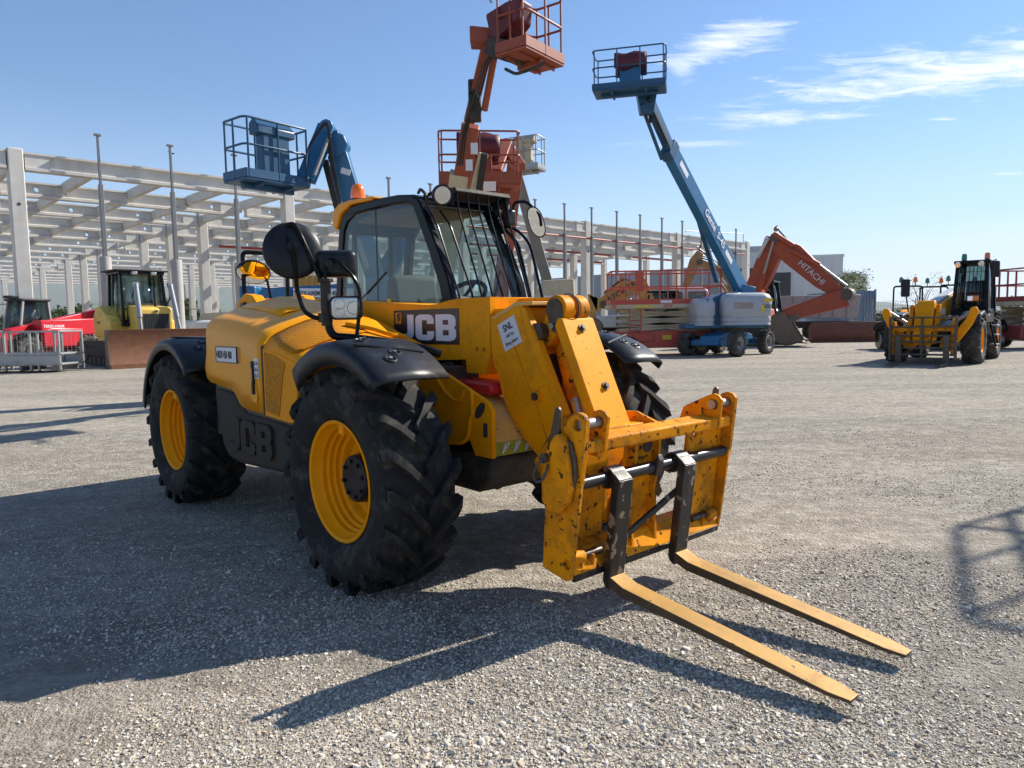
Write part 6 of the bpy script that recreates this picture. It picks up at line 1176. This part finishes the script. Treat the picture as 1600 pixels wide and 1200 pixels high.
    for z in (.28, .46, .62, .78, 1.02, 1.26): MB().bx(1.16, 1.21, -.86, .72, z - .025, z + .025).build('rail', 'pin_steel', fb, .008)
    for y in (-.84, -.08, .70): MB().bx(1.15, 1.22, y - .03, y + .03, .12, 1.28).build('post', 'pin_steel', fb, .008)
    for y in (-.62, .50): MB().prism([(1.22, .05), (1.22, .80), (1.28, .80), (1.28, .10), (2.3, .07), (2.3, .04)], 'y', y - .07, y + .07).build('fork', 'pin_steel', T, .008)
    # stabilisers folded up on both sides of the nose
    for s in (-1, 1):
        MB().prism([(s * a, b) for a, b in ((.28, .48), (.40, .36), (.72, .62), (1.0, 1.05), (1.14, 1.40), (1.08, 1.52), (.96, 1.5), (.86, 1.2), (.6, .85), (.3, .7))], 'x', .78, .92).build('stabiliser_leg', 'boom_yellow', T, .03); MB().cyl((.72, s * .4, 1.0), (.74, s * 1.0, 1.42), .05, 10).build('stabiliser_ram', 'steel', T)
        MB().prism([(-.55, 1.2), (-.1, 1.42), (.5, 1.34), (.75, 1.1), (.7, 1.05), (.45, 1.26), (-.1, 1.33), (-.5, 1.12)], 'y', s * .68, s * 1.15).build('mudguard', 'black_plastic', T, .02)
    MB().prism(circle(.35, .95, .34, 14), 'y', .50, .56).build('side_disc', 'boom_yellow', T, .01)
    for i, z in enumerate((.45, .72, .98)): MB().bx(-1.75, -1.25, 1.1, 1.3, z, z + .04).build('step', 'post_steel', T, .01)
    for x in (-1.75, -1.25): MB().beam((x, 1.28, .42), (x, 1.12, 1.1), .04, .05).build('step_rail', 'black_paint', T)
    text('model_number', '535', 'text_white', T, (-1.1, 1.097, 1.28), (-1, 0, 0), (0, 0, 1), .2, .004, .004)
def roller(loc, yaw, label):
    T = thing('tandem_roller', label, 'roller', loc, yaw, 'small rollers parked side by side behind the right-hand telehandler')
    for x in (-.9, .9): MB().lathe([(-.6, 0), (-.6, .34), (-.58, .36), (.58, .36), (.6, .34), (.6, 0)], (x, 0, .36), 'y', 24).build('drum', 'steel', T); 
    for x in (-.9, .9):
        for s in (-1, 1): MB().bx(x - .1, x + .1, s * .63, s * .70, .3, .85).build('drum_yoke', 'black_paint', T, .02)
    MB().prism([(-1.4, .7), (-1.4, 1.0), (-1.2, 1.2), (-.3, 1.25), (-.2, 1.0), (.3, 1.0), (.4, 1.2), (1.2, 1.15), (1.4, .95), (1.4, .7)], 'y', -.62, .62).build('body', 'black_paint', T, .06, 3)
    MB().prism([(-.35, 1.0), (-.35, 1.6), (-.22, 1.65), (-.15, 1.2), (.15, 1.15), (.15, 1.0)], 'y', -.25, .25).build('seat', 'interior', T, .04); MB().tube(arc3((.45, 0, 1.5), .17, 0, 6.2, 14, 'z'), .016, 6, True).build('steering_wheel', 'interior', T); MB().beam((.6, 0, 1.1), (.45, 0, 1.5), .1, .1).build('steering_column', 'interior', T)
    MB().tube(bend([(-.5, -.58, 1.0), (-.5, -.56, 2.62), (-.5, .56, 2.62), (-.5, .58, 1.0)], .12), .035, 8).build('roll_bar', 'black_paint', T)
    for y, m in ((-.28, 'amber'), (.28, 'green_lens')):
        q = MB().cyl((-.5, y, 2.62), (-.5, y, 2.80), .018, 6).build('beacon_stalk', 'black_paint', T); MB().lathe([(2.78, .07), (2.82, .085), (2.92, .075), (3.0, .04), (3.01, 0)], (-.5, y, 0), 'z', 12).build('beacon', m, q)
    return T
def rollers():
    for i, (px, D) in enumerate(((1408, 30.5), (1448, 31.5), (1480, 30), (1520, 31))):
        b = at(px, 540, D); roller((b.x, b.y, 0), 1.57 + .0 * i - .1, ['black roller with roll bar and two beacons, leftmost of its row', 'second black roller from the left in the row by the hedge', 'third black roller in the row, just left of the dark cab', 'fourth black roller, mostly hidden behind the dark cab'][i])
def excavator(name_label, loc, yaw, m, boom_pts, stick_pts, ram=None, bucket=None, letters=None, size=1.0, cab_glass_m='far_glass', house=True, thick=(.75, .55), cab_side=1):
    """tracked excavator; boom/stick given as points in world coordinates"""
    T = thing('excavator', name_label, 'excavator', loc, yaw); Mi = (Matrix.Translation(loc) @ Matrix.Rotation(yaw, 4, 'Z')).inverted(); Lc = lambda p: Mi @ V(p)
    for s in (-1, 1): track(T, -1.6 * size, 1.6 * size, s * 1.15 * size, .6 * size, .5 * size, .44 * size, .44 * size, links=36)
    MB().bx(-1.0 * size, 1.0 * size, -.7 * size, .7 * size, .45, .95 * size).lathe([(.9, .75 * size), (1.12 * size, .75 * size), (1.12 * size, 0)], ax='z', n=20).build('undercarriage', 'dirty_black', T, .03)
    s_ = size; MB().prism([(-2.6 * s_, 1.15 * s_), (-2.7 * s_, 1.6 * s_), (-2.5 * s_, 2.3 * s_), (-.4 * s_, 2.25 * s_), (.0, 1.9 * s_), (1.2 * s_, 1.7 * s_), (1.3 * s_, 1.15 * s_)], 'y', -1.35 * s_, .2 * s_).build('engine_house', m, T, .06, 3)
    MB().prism([(-2.6 * s_, 1.15 * s_), (-2.65 * s_, 2.1 * s_), (-.9 * s_, 2.1 * s_), (-.8 * s_, 1.15 * s_)], 'y', .25 * s_, 1.35 * s_).build('counterweight', m, T, .08, 3)
    glazed_cab(T, -.6 * s_, 1.25 * s_, .35 * s_, 1.3 * s_, 1.2 * s_, 2.95 * s_, 'black_paint', rake=.25, post=.1, solid=.3, gm=cab_glass_m)
    def arm(nm, pts, h0, w):
        P = [Lc(p) for p in pts]; n = len(P); S = []
        for i, p in enumerate(P):
            d = (P[min(i + 1, n - 1)] - P[max(i - 1, 0)]).normalized(); sd = V((0, 1, 0)); u = sd.cross(d).normalized(); hh = h0[i] / 2
            S.append([p + u * hh + sd * w / 2, p + u * hh - sd * w / 2, p - u * hh - sd * w / 2, p - u * hh + sd * w / 2])
        return MB().loft(S, True, True).build(nm, m, T, .03), P
    b, P = arm('boom', boom_pts, [thick[0] * f for f in (.7, 1.1, 1.15, 1.0, .6)][:len(boom_pts)], .5 * s_); k, Q = arm('stick', stick_pts, [thick[1] * f for f in (.7, 1.15, .9, .55)][:len(stick_pts)], .38 * s_)
    for p, r in ((P[-1], .22), (P[0], .25)): MB().cyl(p + V((0, -.34 * s_, 0)), p + V((0, .34 * s_, 0)), r * s_, 14).build('pivot_pin', 'pin_steel', T)
    def cylp(nm, a, c, f=.55, r=.11):
        a, c = V(a), V(c); md = a.lerp(c, f); MB().cyl(a, md, r, 12).build(nm, m, T); MB().cyl(md, c, r * .6, 12).build('ram_rod', 'steel', T)
    up = V((0, 0, .62 * s_)); i2 = len(P) // 2
    for sgn in (-1, 1): cylp('boom_ram', P[0] + V((.5 * s_, sgn * .42 * s_, -.3)), P[i2] + V((0, sgn * .42 * s_, 0)), .55, .10 * s_)
    cylp('stick_ram', P[i2] + up, Q[0] + (P[i2] - P[-1]).normalized() * -.2 + V((0, 0, .35 * s_)) , .6, .10 * s_)
    cylp('bucket_ram', Q[0].lerp(Q[-1], .15) + up * .6, Q[-1] + up * .55, .6, .08 * s_)
    hs = MB(); hs.tube(bend([P[0] + up, P[i2] + up * .9, P[-1] + up * .7, Q[0].lerp(Q[-1], .4) + up * .5], .8), .04, 6); hs.tube(bend([P[0] + up + V((0, .15, 0)), P[i2] + up + V((0, .2, .1)), P[-1] + up * .9, Q[0] + up], .8), .03, 6); hs.build('hydraulic_hose', 'hose', T)
    return T, P, Q
def bucket_part(T, p, yaw_loc, w, r, m='bucket_steel'):
    o = [(r * cos(a) * 1.15, r * sin(a)) for a in [R(100) + R(200) * i / 12 for i in range(13)]] + [(r * .9, -r * .85)]
    inn = [(x * .9, z * .9) for x, z in o][::-1]; B = MB().prism(o + inn, 'y', -w / 2, w / 2).xf(Matrix.Translation(p) @ Matrix.Rotation(yaw_loc, 4, 'Z')).build('bucket', m, T, .01)
    for s in (-1, 1): MB().prism(o, 'y', s * w / 2, s * (w / 2 - .05)).xf(Matrix.Translation(p) @ Matrix.Rotation(yaw_loc, 4, 'Z')).build('bucket_side', m, B, .01)
    for k in range(5): y = -w / 2 + w * (k + .5) / 5; MB().prism([(r * .8, -r * .88), (r * 1.15, -r * .92), (r * .8, -r * .78)], 'y', y - .08, y + .08).xf(Matrix.Translation(p) @ Matrix.Rotation(yaw_loc, 4, 'Z')).build('tooth', m, B)
    return B
def diggers():
    D = 36; base = at(1168, 520, 38.5); base.z = 0; A = lambda px, py, d=36.0: at(px, py, d)
    bp = [A(1168, 470, 38.3), A(1196, 420, 37.6), A(1212, 385, 36.9), A(1262, 418, 36.2), A(1312, 462, 35.6)]
    sp = [A(1222, 378, 36.6), A(1316, 462, 35.5), A(1260, 480, 35.6), A(1232, 492, 35.8)]
    # gooseneck: lower boom rising to the elbow, upper boom coming down to the stick, stick back to the bucket
    fwd = (bp[-1] - bp[0]); yaw = atan2(fwd.y, fwd.x)
    T, P, Q = excavator('big orange excavator with folded lettered boom and bucket resting on the ground', base, yaw, 'digger_orange', [A(1165, 478, 38.3), A(1190, 432, 37.7), A(1213, 378, 37.0), A(1214, 372, 36.9)], [A(1210, 378, 36.9), A(1240, 398, 36.6), A(1285, 438, 36.1), A(1318, 462, 35.7)], size=1.1, thick=(.95, .95))
    Mi = (Matrix.Translation(base) @ Matrix.Rotation(yaw, 4, 'Z')).inverted(); Lc = lambda p: Mi @ V(p)
    MB().beam(Lc(A(1322, 464, 35.6)), Lc(A(1225, 492, 35.9)), .42, .95, w2=.36, h2=.6).build('dipper', 'digger_orange', T, .05); MB().cyl(Lc(A(1325, 460, 35.6)) + V((0, -.4, 0)), Lc(A(1325, 460, 35.6)) + V((0, .4, 0)), .3, 14).build('pivot_pin', 'pin_steel', T)
    MB().cyl(Lc(A(1238, 392, 36.4)), Lc(A(1280, 415, 36.0)), .16, 12).cyl(Lc(A(1208, 365, 36.7)), Lc(A(1240, 385, 36.3)), .14, 12).build('stick_ram', 'digger_orange', T); MB().cyl(Lc(A(1280, 415, 36.0)), Lc(A(1322, 447, 35.6)), .09, 12).build('ram_rod', 'steel', T)
    MB().cyl(Lc(A(1200, 372, 36.8)), Lc(A(1184, 402, 37.4)), .10, 12).build('boom_rod', 'cabin_white', T)
    bucket_part(T, Lc(A(1232, 512, 36.0)), 0.2, 1.9, .85); MB().beam(Lc(A(1236, 492, 35.9)), Lc(A(1240, 502, 35.9)), .5, .6).build('bucket_linkage', 'bucket_steel', T, .05)
    # lettering on the lower face of the stick, towards the yard
    d = (A(1285, 438, 36.1) - A(1240, 398, 36.6)).normalized(); f = V((-.15, -1, 0)); Y = f.cross(d) * -1; Y = Y if Y.z > 0 else -Y
    MR = Matrix.Rotation(-yaw, 3, 'Z'); o = Lc(A(1246, 412, 36.0)); t = text('boom_lettering', 'HITACHI', 'hall_white', T, (0, 0, 0), (1, 0, 0), (0, 1, 0), .40, .02, .003)
    X3 = MR @ d; Y3 = MR @ Y; Z3 = X3.cross(Y3).normalized(); Y3 = Z3.cross(X3).normalized(); t.matrix_local = Matrix(((X3.x, Y3.x, Z3.x, o.x), (X3.y, Y3.y, Z3.y, o.y), (X3.z, Y3.z, Z3.z, o.z), (0, 0, 0, 1)))
    base = at(1160, 520, 47); base.z = 0; A = lambda px, py, d=46.0: at(px, py, d); f = A(1090, 395) - A(1160, 430)
    T, P, Q = excavator('tan excavator whose bent arm shows left of the blue boom lift', base, atan2(f.y, f.x), 'digger_tan', [A(1160, 470), A(1135, 430), A(1114, 419), A(1092, 410)], [A(1094, 394), A(1086, 408), A(1076, 435), A(1066, 466)], size=.75, thick=(.42, .58))
    bucket_part(T, (Matrix.Translation(base) @ Matrix.Rotation(atan2(f.y, f.x), 4, 'Z')).inverted() @ A(1064, 484), 0, 1.2, .6)
    base = at(1035, 520, 39); base.z = 0; A = lambda px, py, d=38.0: at(px, py, d); f = A(940, 480) - A(1010, 470)
    T, P, Q = excavator('yellow lettered excavator with low reaching arm behind the red scissor lift', base, atan2(f.y, f.x), 'digger_yellow', [A(1018, 480), A(1002, 448), A(975, 452), A(943, 476)], [A(948, 470), A(935, 478), A(926, 462), A(926, 500)], size=.95, thick=(.75, .6))
    w = (Matrix.Translation(base) @ Matrix.Rotation(atan2(f.y, f.x), 4, 'Z')).inverted(); bucket_part(T, w @ A(924, 512), 0, 1.0, .5)
    yw = atan2(f.y, f.x); MR = Matrix.Rotation(-yw, 3, 'Z'); d = (A(975, 448) - A(946, 466)).normalized(); fz = V((0, -1, 0)); Y = (V((0, 0, 1)) - d * d.z).normalized(); X3 = MR @ d; Y3 = MR @ Y; Z3 = X3.cross(Y3); o = w @ A(951, 473, 37.5)
    t = text('arm_lettering', 'ATOK TRAK', 'text_black', T, (0, 0, 0), (1, 0, 0), (0, 1, 0), .4, .02, .008); t.matrix_local = Matrix(((X3.x, Y3.x, Z3.x, o.x), (X3.y, Y3.y, Z3.y, o.y), (X3.z, Y3.z, Z3.z, o.z), (0, 0, 0, 1)))
def trucks():
    b = at(1262, 500, 46); T = thing('dump_truck', 'grey dump truck behind the orange excavator arm', 'truck', (b.x, b.y, 0), pi - .1)
    MB().prism([(-2.6, 1.35), (-2.8, 2.75), (2.6, 2.75), (2.5, 1.35)], 'y', -1.2, 1.2).build('tipper_body', 'truck_grey', T, .05)
    for x in (-2, -1.2, -.4, .4, 1.2, 2): MB().prism([(x - .06, 1.4), (x - .06, 2.7), (x + .06, 2.7), (x + .06, 1.4)], 'y', 1.2, 1.28).build('body_rib', 'truck_grey', T, .01)
    MB().bx(-2.9, 5.0, -.5, .5, .75, 1.15).build('chassis', 'dirty_black', T, .03); C = hub('cab', T); MB().prism([(3.0, .9), (3.0, 2.8), (3.3, 2.9), (4.7, 2.85), (5.0, 1.9), (5.05, .9)], 'y', -1.2, 1.2).build('cab_shell', 'cabin_white', C, .08, 3)
    MB().prism([(3.7, 1.9), (3.7, 2.6), (4.6, 2.6), (4.85, 1.9)], 'y', -1.215, -1.2).build('side_window', 'far_glass', C); MB().bx(4.9, 5.0, -1.0, 1.0, 1.95, 2.6).build('windscreen', 'far_glass', C)
    for x in (-1.9, -.5, 4.1):
        for s in (-1, 1): wheel(T, (x, s * 1.05, .52), .52, .32, .29, 20, .02, .2, s, rim='galv', tyre='far_rubber', deep=.1, hubm='dirty_black', hub_r=.1)
    b = at(1072, 500, 42); T = thing('pickup_truck', 'white truck cab with dark windows seen behind the scissor lift rails', 'truck', (b.x, b.y, 0), -.25)
    C = MB().prism([(-1.3, .8), (-1.3, 2.3), (-1.1, 3.1), (-.9, 3.2), (.9, 3.2), (1.2, 3.0), (1.35, 2.2), (1.4, .8)], 'y', -1.15, 1.15).build('cab_shell', 'cabin_white', T, .08, 3)
    for x0, x1 in ((-1.1, -.15), (.1, 1.1)): MB().prism(rrect(x0, x1, 2.15, 2.95, .12), 'y', -1.165, -1.15).build('side_window', 'far_glass', C)
    MB().bx(-5, 1.2, -.5, .5, .7, 1.0).build('chassis', 'dirty_black', T, .03); MB().bx(-5.2, -1.5, -1.15, 1.15, 1.0, 1.7).build('load_bed', 'cabin_white', T, .04)
    for x in (.5, -3.6):
        for s in (-1, 1): wheel(T, (x, s * 1.0, .5), .5, .3, .28, 20, .02, .2, s, rim='galv', tyre='far_rubber', deep=.1, hubm='dirty_black', hub_r=.1)
def oddments():
    b = at(1326, 526, 40); T = thing('dozer_blade', 'large rust-brown steel blade lying on the ground left of the right-hand telehandler', 'blade', (b.x, b.y, 0), -.05)
    pf = [(.3, 0), (.12, .25), (.08, .6), (.16, .9), (.28, 1.12)]; MB().prism([(x, z) for x, z in pf] + [(x + .08, z) for x, z in pf[::-1]], 'x', -1.9, 1.9).build('blade_sheet', 'rusty_brown', T, .01)
    for x in (-1.9, -.6, .7, 1.86): MB().prism([(.3, .02), (.14, .25), (.1, .6), (.18, .9), (.3, 1.1), (.75, .9), (.75, .05)], 'x', x, x + .04).build('stiffener', 'rusty_brown', T)
    MB().bx(-1.95, 1.95, .22, .34, 0, .12).build('cutting_edge', 'rusty_brown', T, .01)
    b = at(1345, 500, 54); T = thing('container', 'weathered blue-grey corrugated container right of the white hall', 'container', (b.x, b.y, 0), .1); w = MB()
    MB().bx(-1.1, 1.1, .05, 5.9, .1, 3.3).build('body', 'container_blue', T)
    for i in range(10): MB().bx(-1.08 + i * .22, -.98 + i * .22, -.0, .05, .15, 3.2).build('corrugation', 'container_blue', T, .01)
    for x in (-1.15, 1.05): MB().bx(x, x + .1, -.04, .1, 0, 3.4).build('corner_post', 'container_blue', T)
    b = at(316, 506, 36); T = thing('water_tank', 'white plastic tank trailer behind the telehandler hood', 'trailer', (b.x, b.y, 0), .1)
    MB().loft([[(x, y, z) for y, z in rrect(-.7 + e, .7 - e, .75 + e, 1.75 - e, .25, 4)] for x, e in ((-1.3, .2), (-1.2, .06), (-.9, 0), (.9, 0), (1.2, .06), (1.3, .2))], True, True).build('tank', 'cabin_white', T, sharp=50)
    MB().bx(-1.6, 1.3, -.6, .6, .55, .7).build('frame', 'post_steel', T, .02); MB().tube(bend([(-.4, -.5, 1.7), (-.4, -.5, 2.3), (.1, -.5, 2.3), (.1, -.5, 1.7)], .1), .025, 6).build('handrail', 'galv', T)
    for s in (-1, 1): wheel(T, (0, s * .75, .35), .35, .22, .2, 18, .02, .2, s, rim='galv', tyre='far_rubber', deep=.06, hubm='dirty_black', hub_r=.06, hub_out=.02)
    b = at(350, 506, 38); T = thing('compressor', 'beige boxy compressor between two concrete columns above the hood', 'compressor', (b.x, b.y, 0), -.1)
    MB().prism([(-1, .5), (-1.05, 1.9), (-.8, 2.15), (.8, 2.15), (1.05, 1.9), (1, .5)], 'y', -.6, .6).build('casing', 'beige', T, .06, 3)
    for k in range(5): MB().bx(-.7, .7, -.615, -.6, .8 + k * .12, .85 + k * .12).build('louvre', 'plaster', T)
    for s in (-1, 1): wheel(T, (0, s * .62, .32), .32, .2, .18, 18, .02, .2, s, rim='galv', tyre='far_rubber', deep=.06, hubm='dirty_black', hub_r=.06, hub_out=.02)
    b = at(484, 520, 24); T = thing('storage_rack', 'yellow ribbed steel crate behind the round mirror', 'crate', (b.x, b.y, 0), .1)
    MB().bx(-.5, .5, 0, .8, 0, 3.05).build('body', 'digger_yellow', T)
    for i in range(5): MB().bx(-.46 + i * .2, -.40 + i * .2, -.05, 0, .05, 3.0).build('rib', 'digger_yellow', T, .01)
    b = at(868, 500, 27); T = thing('beige_tank', 'beige sloping machine housing right of the cab with a white plate', 'machine', (b.x, b.y, 0), -.1); C = MB().prism([(-1.0, .4), (-.9, 2.0), (-.45, 2.9), (.7, 2.95), (.8, .4)], 'y', -.6, .6).build('housing', 'beige', T, .06, 3); MB().bx(-.4, .5, -.62, -.6, 2.1, 2.35).build('name_plate', 'decal_white', C)
    text('plate_lettering', 'TEREX-HAEM', 'text_black', C, (-.36, -.623, 2.16), (1, 0, 0), (0, 0, 1), .14, .004, .003, sx=.8)
    bd = at(269, 240, 60); T = thing('bird', 'small dark bird flying above the concrete frame', 'bird', bd)
    MB().loft([[(x, r * cos(a), r * sin(a)) for a in [k * pi / 3 for k in range(6)]] for x, r in ((-.28, .01), (-.15, .05), (0, .07), (.12, .05), (.2, .01))], True, True).build('body', 'interior', T); 
    for s in (-1, 1): MB().add([(.08, s * .04, .02), (-.1, s * .04, .02), (-.18, s * .42, .12), (.0, s * .38, .12)], [(0, 1, 2, 3)]).build('wing', 'interior', T, solid=.01)
    mat('rubble', (.33, .29, .24), .9, dirt=(.2, .16, .12), dirt_a=.4, ds=4)
dozer(); cage(); red_tele(); jcb2(); rollers(); diggers(); trucks(); oddments()
telehandler()
def haze():
    m = bpy.data.materials.new('haze'); m.use_nodes = True; N = m.node_tree.nodes; L = m.node_tree.links; N.remove(N['Principled BSDF'])
    v = N.new('ShaderNodeVolumePrincipled'); v.inputs['Color'].default_value = (.86, .92, 1, 1); v.inputs['Density'].default_value = 8e-5; v.inputs['Anisotropy'].default_value = .1
    L.new(v.outputs[0], N['Material Output'].inputs['Volume'])
    top = max(v.co.z for v in bpy.data.objects['hills'].data.vertices) + 15
    o = MB().bx(-9500, 9500, -9500, 9500, -3, top).build('haze', m, None, kind='stuff'); o['label'] = 'thin blue haze over the far hills'; o['category'] = 'haze'
haze()
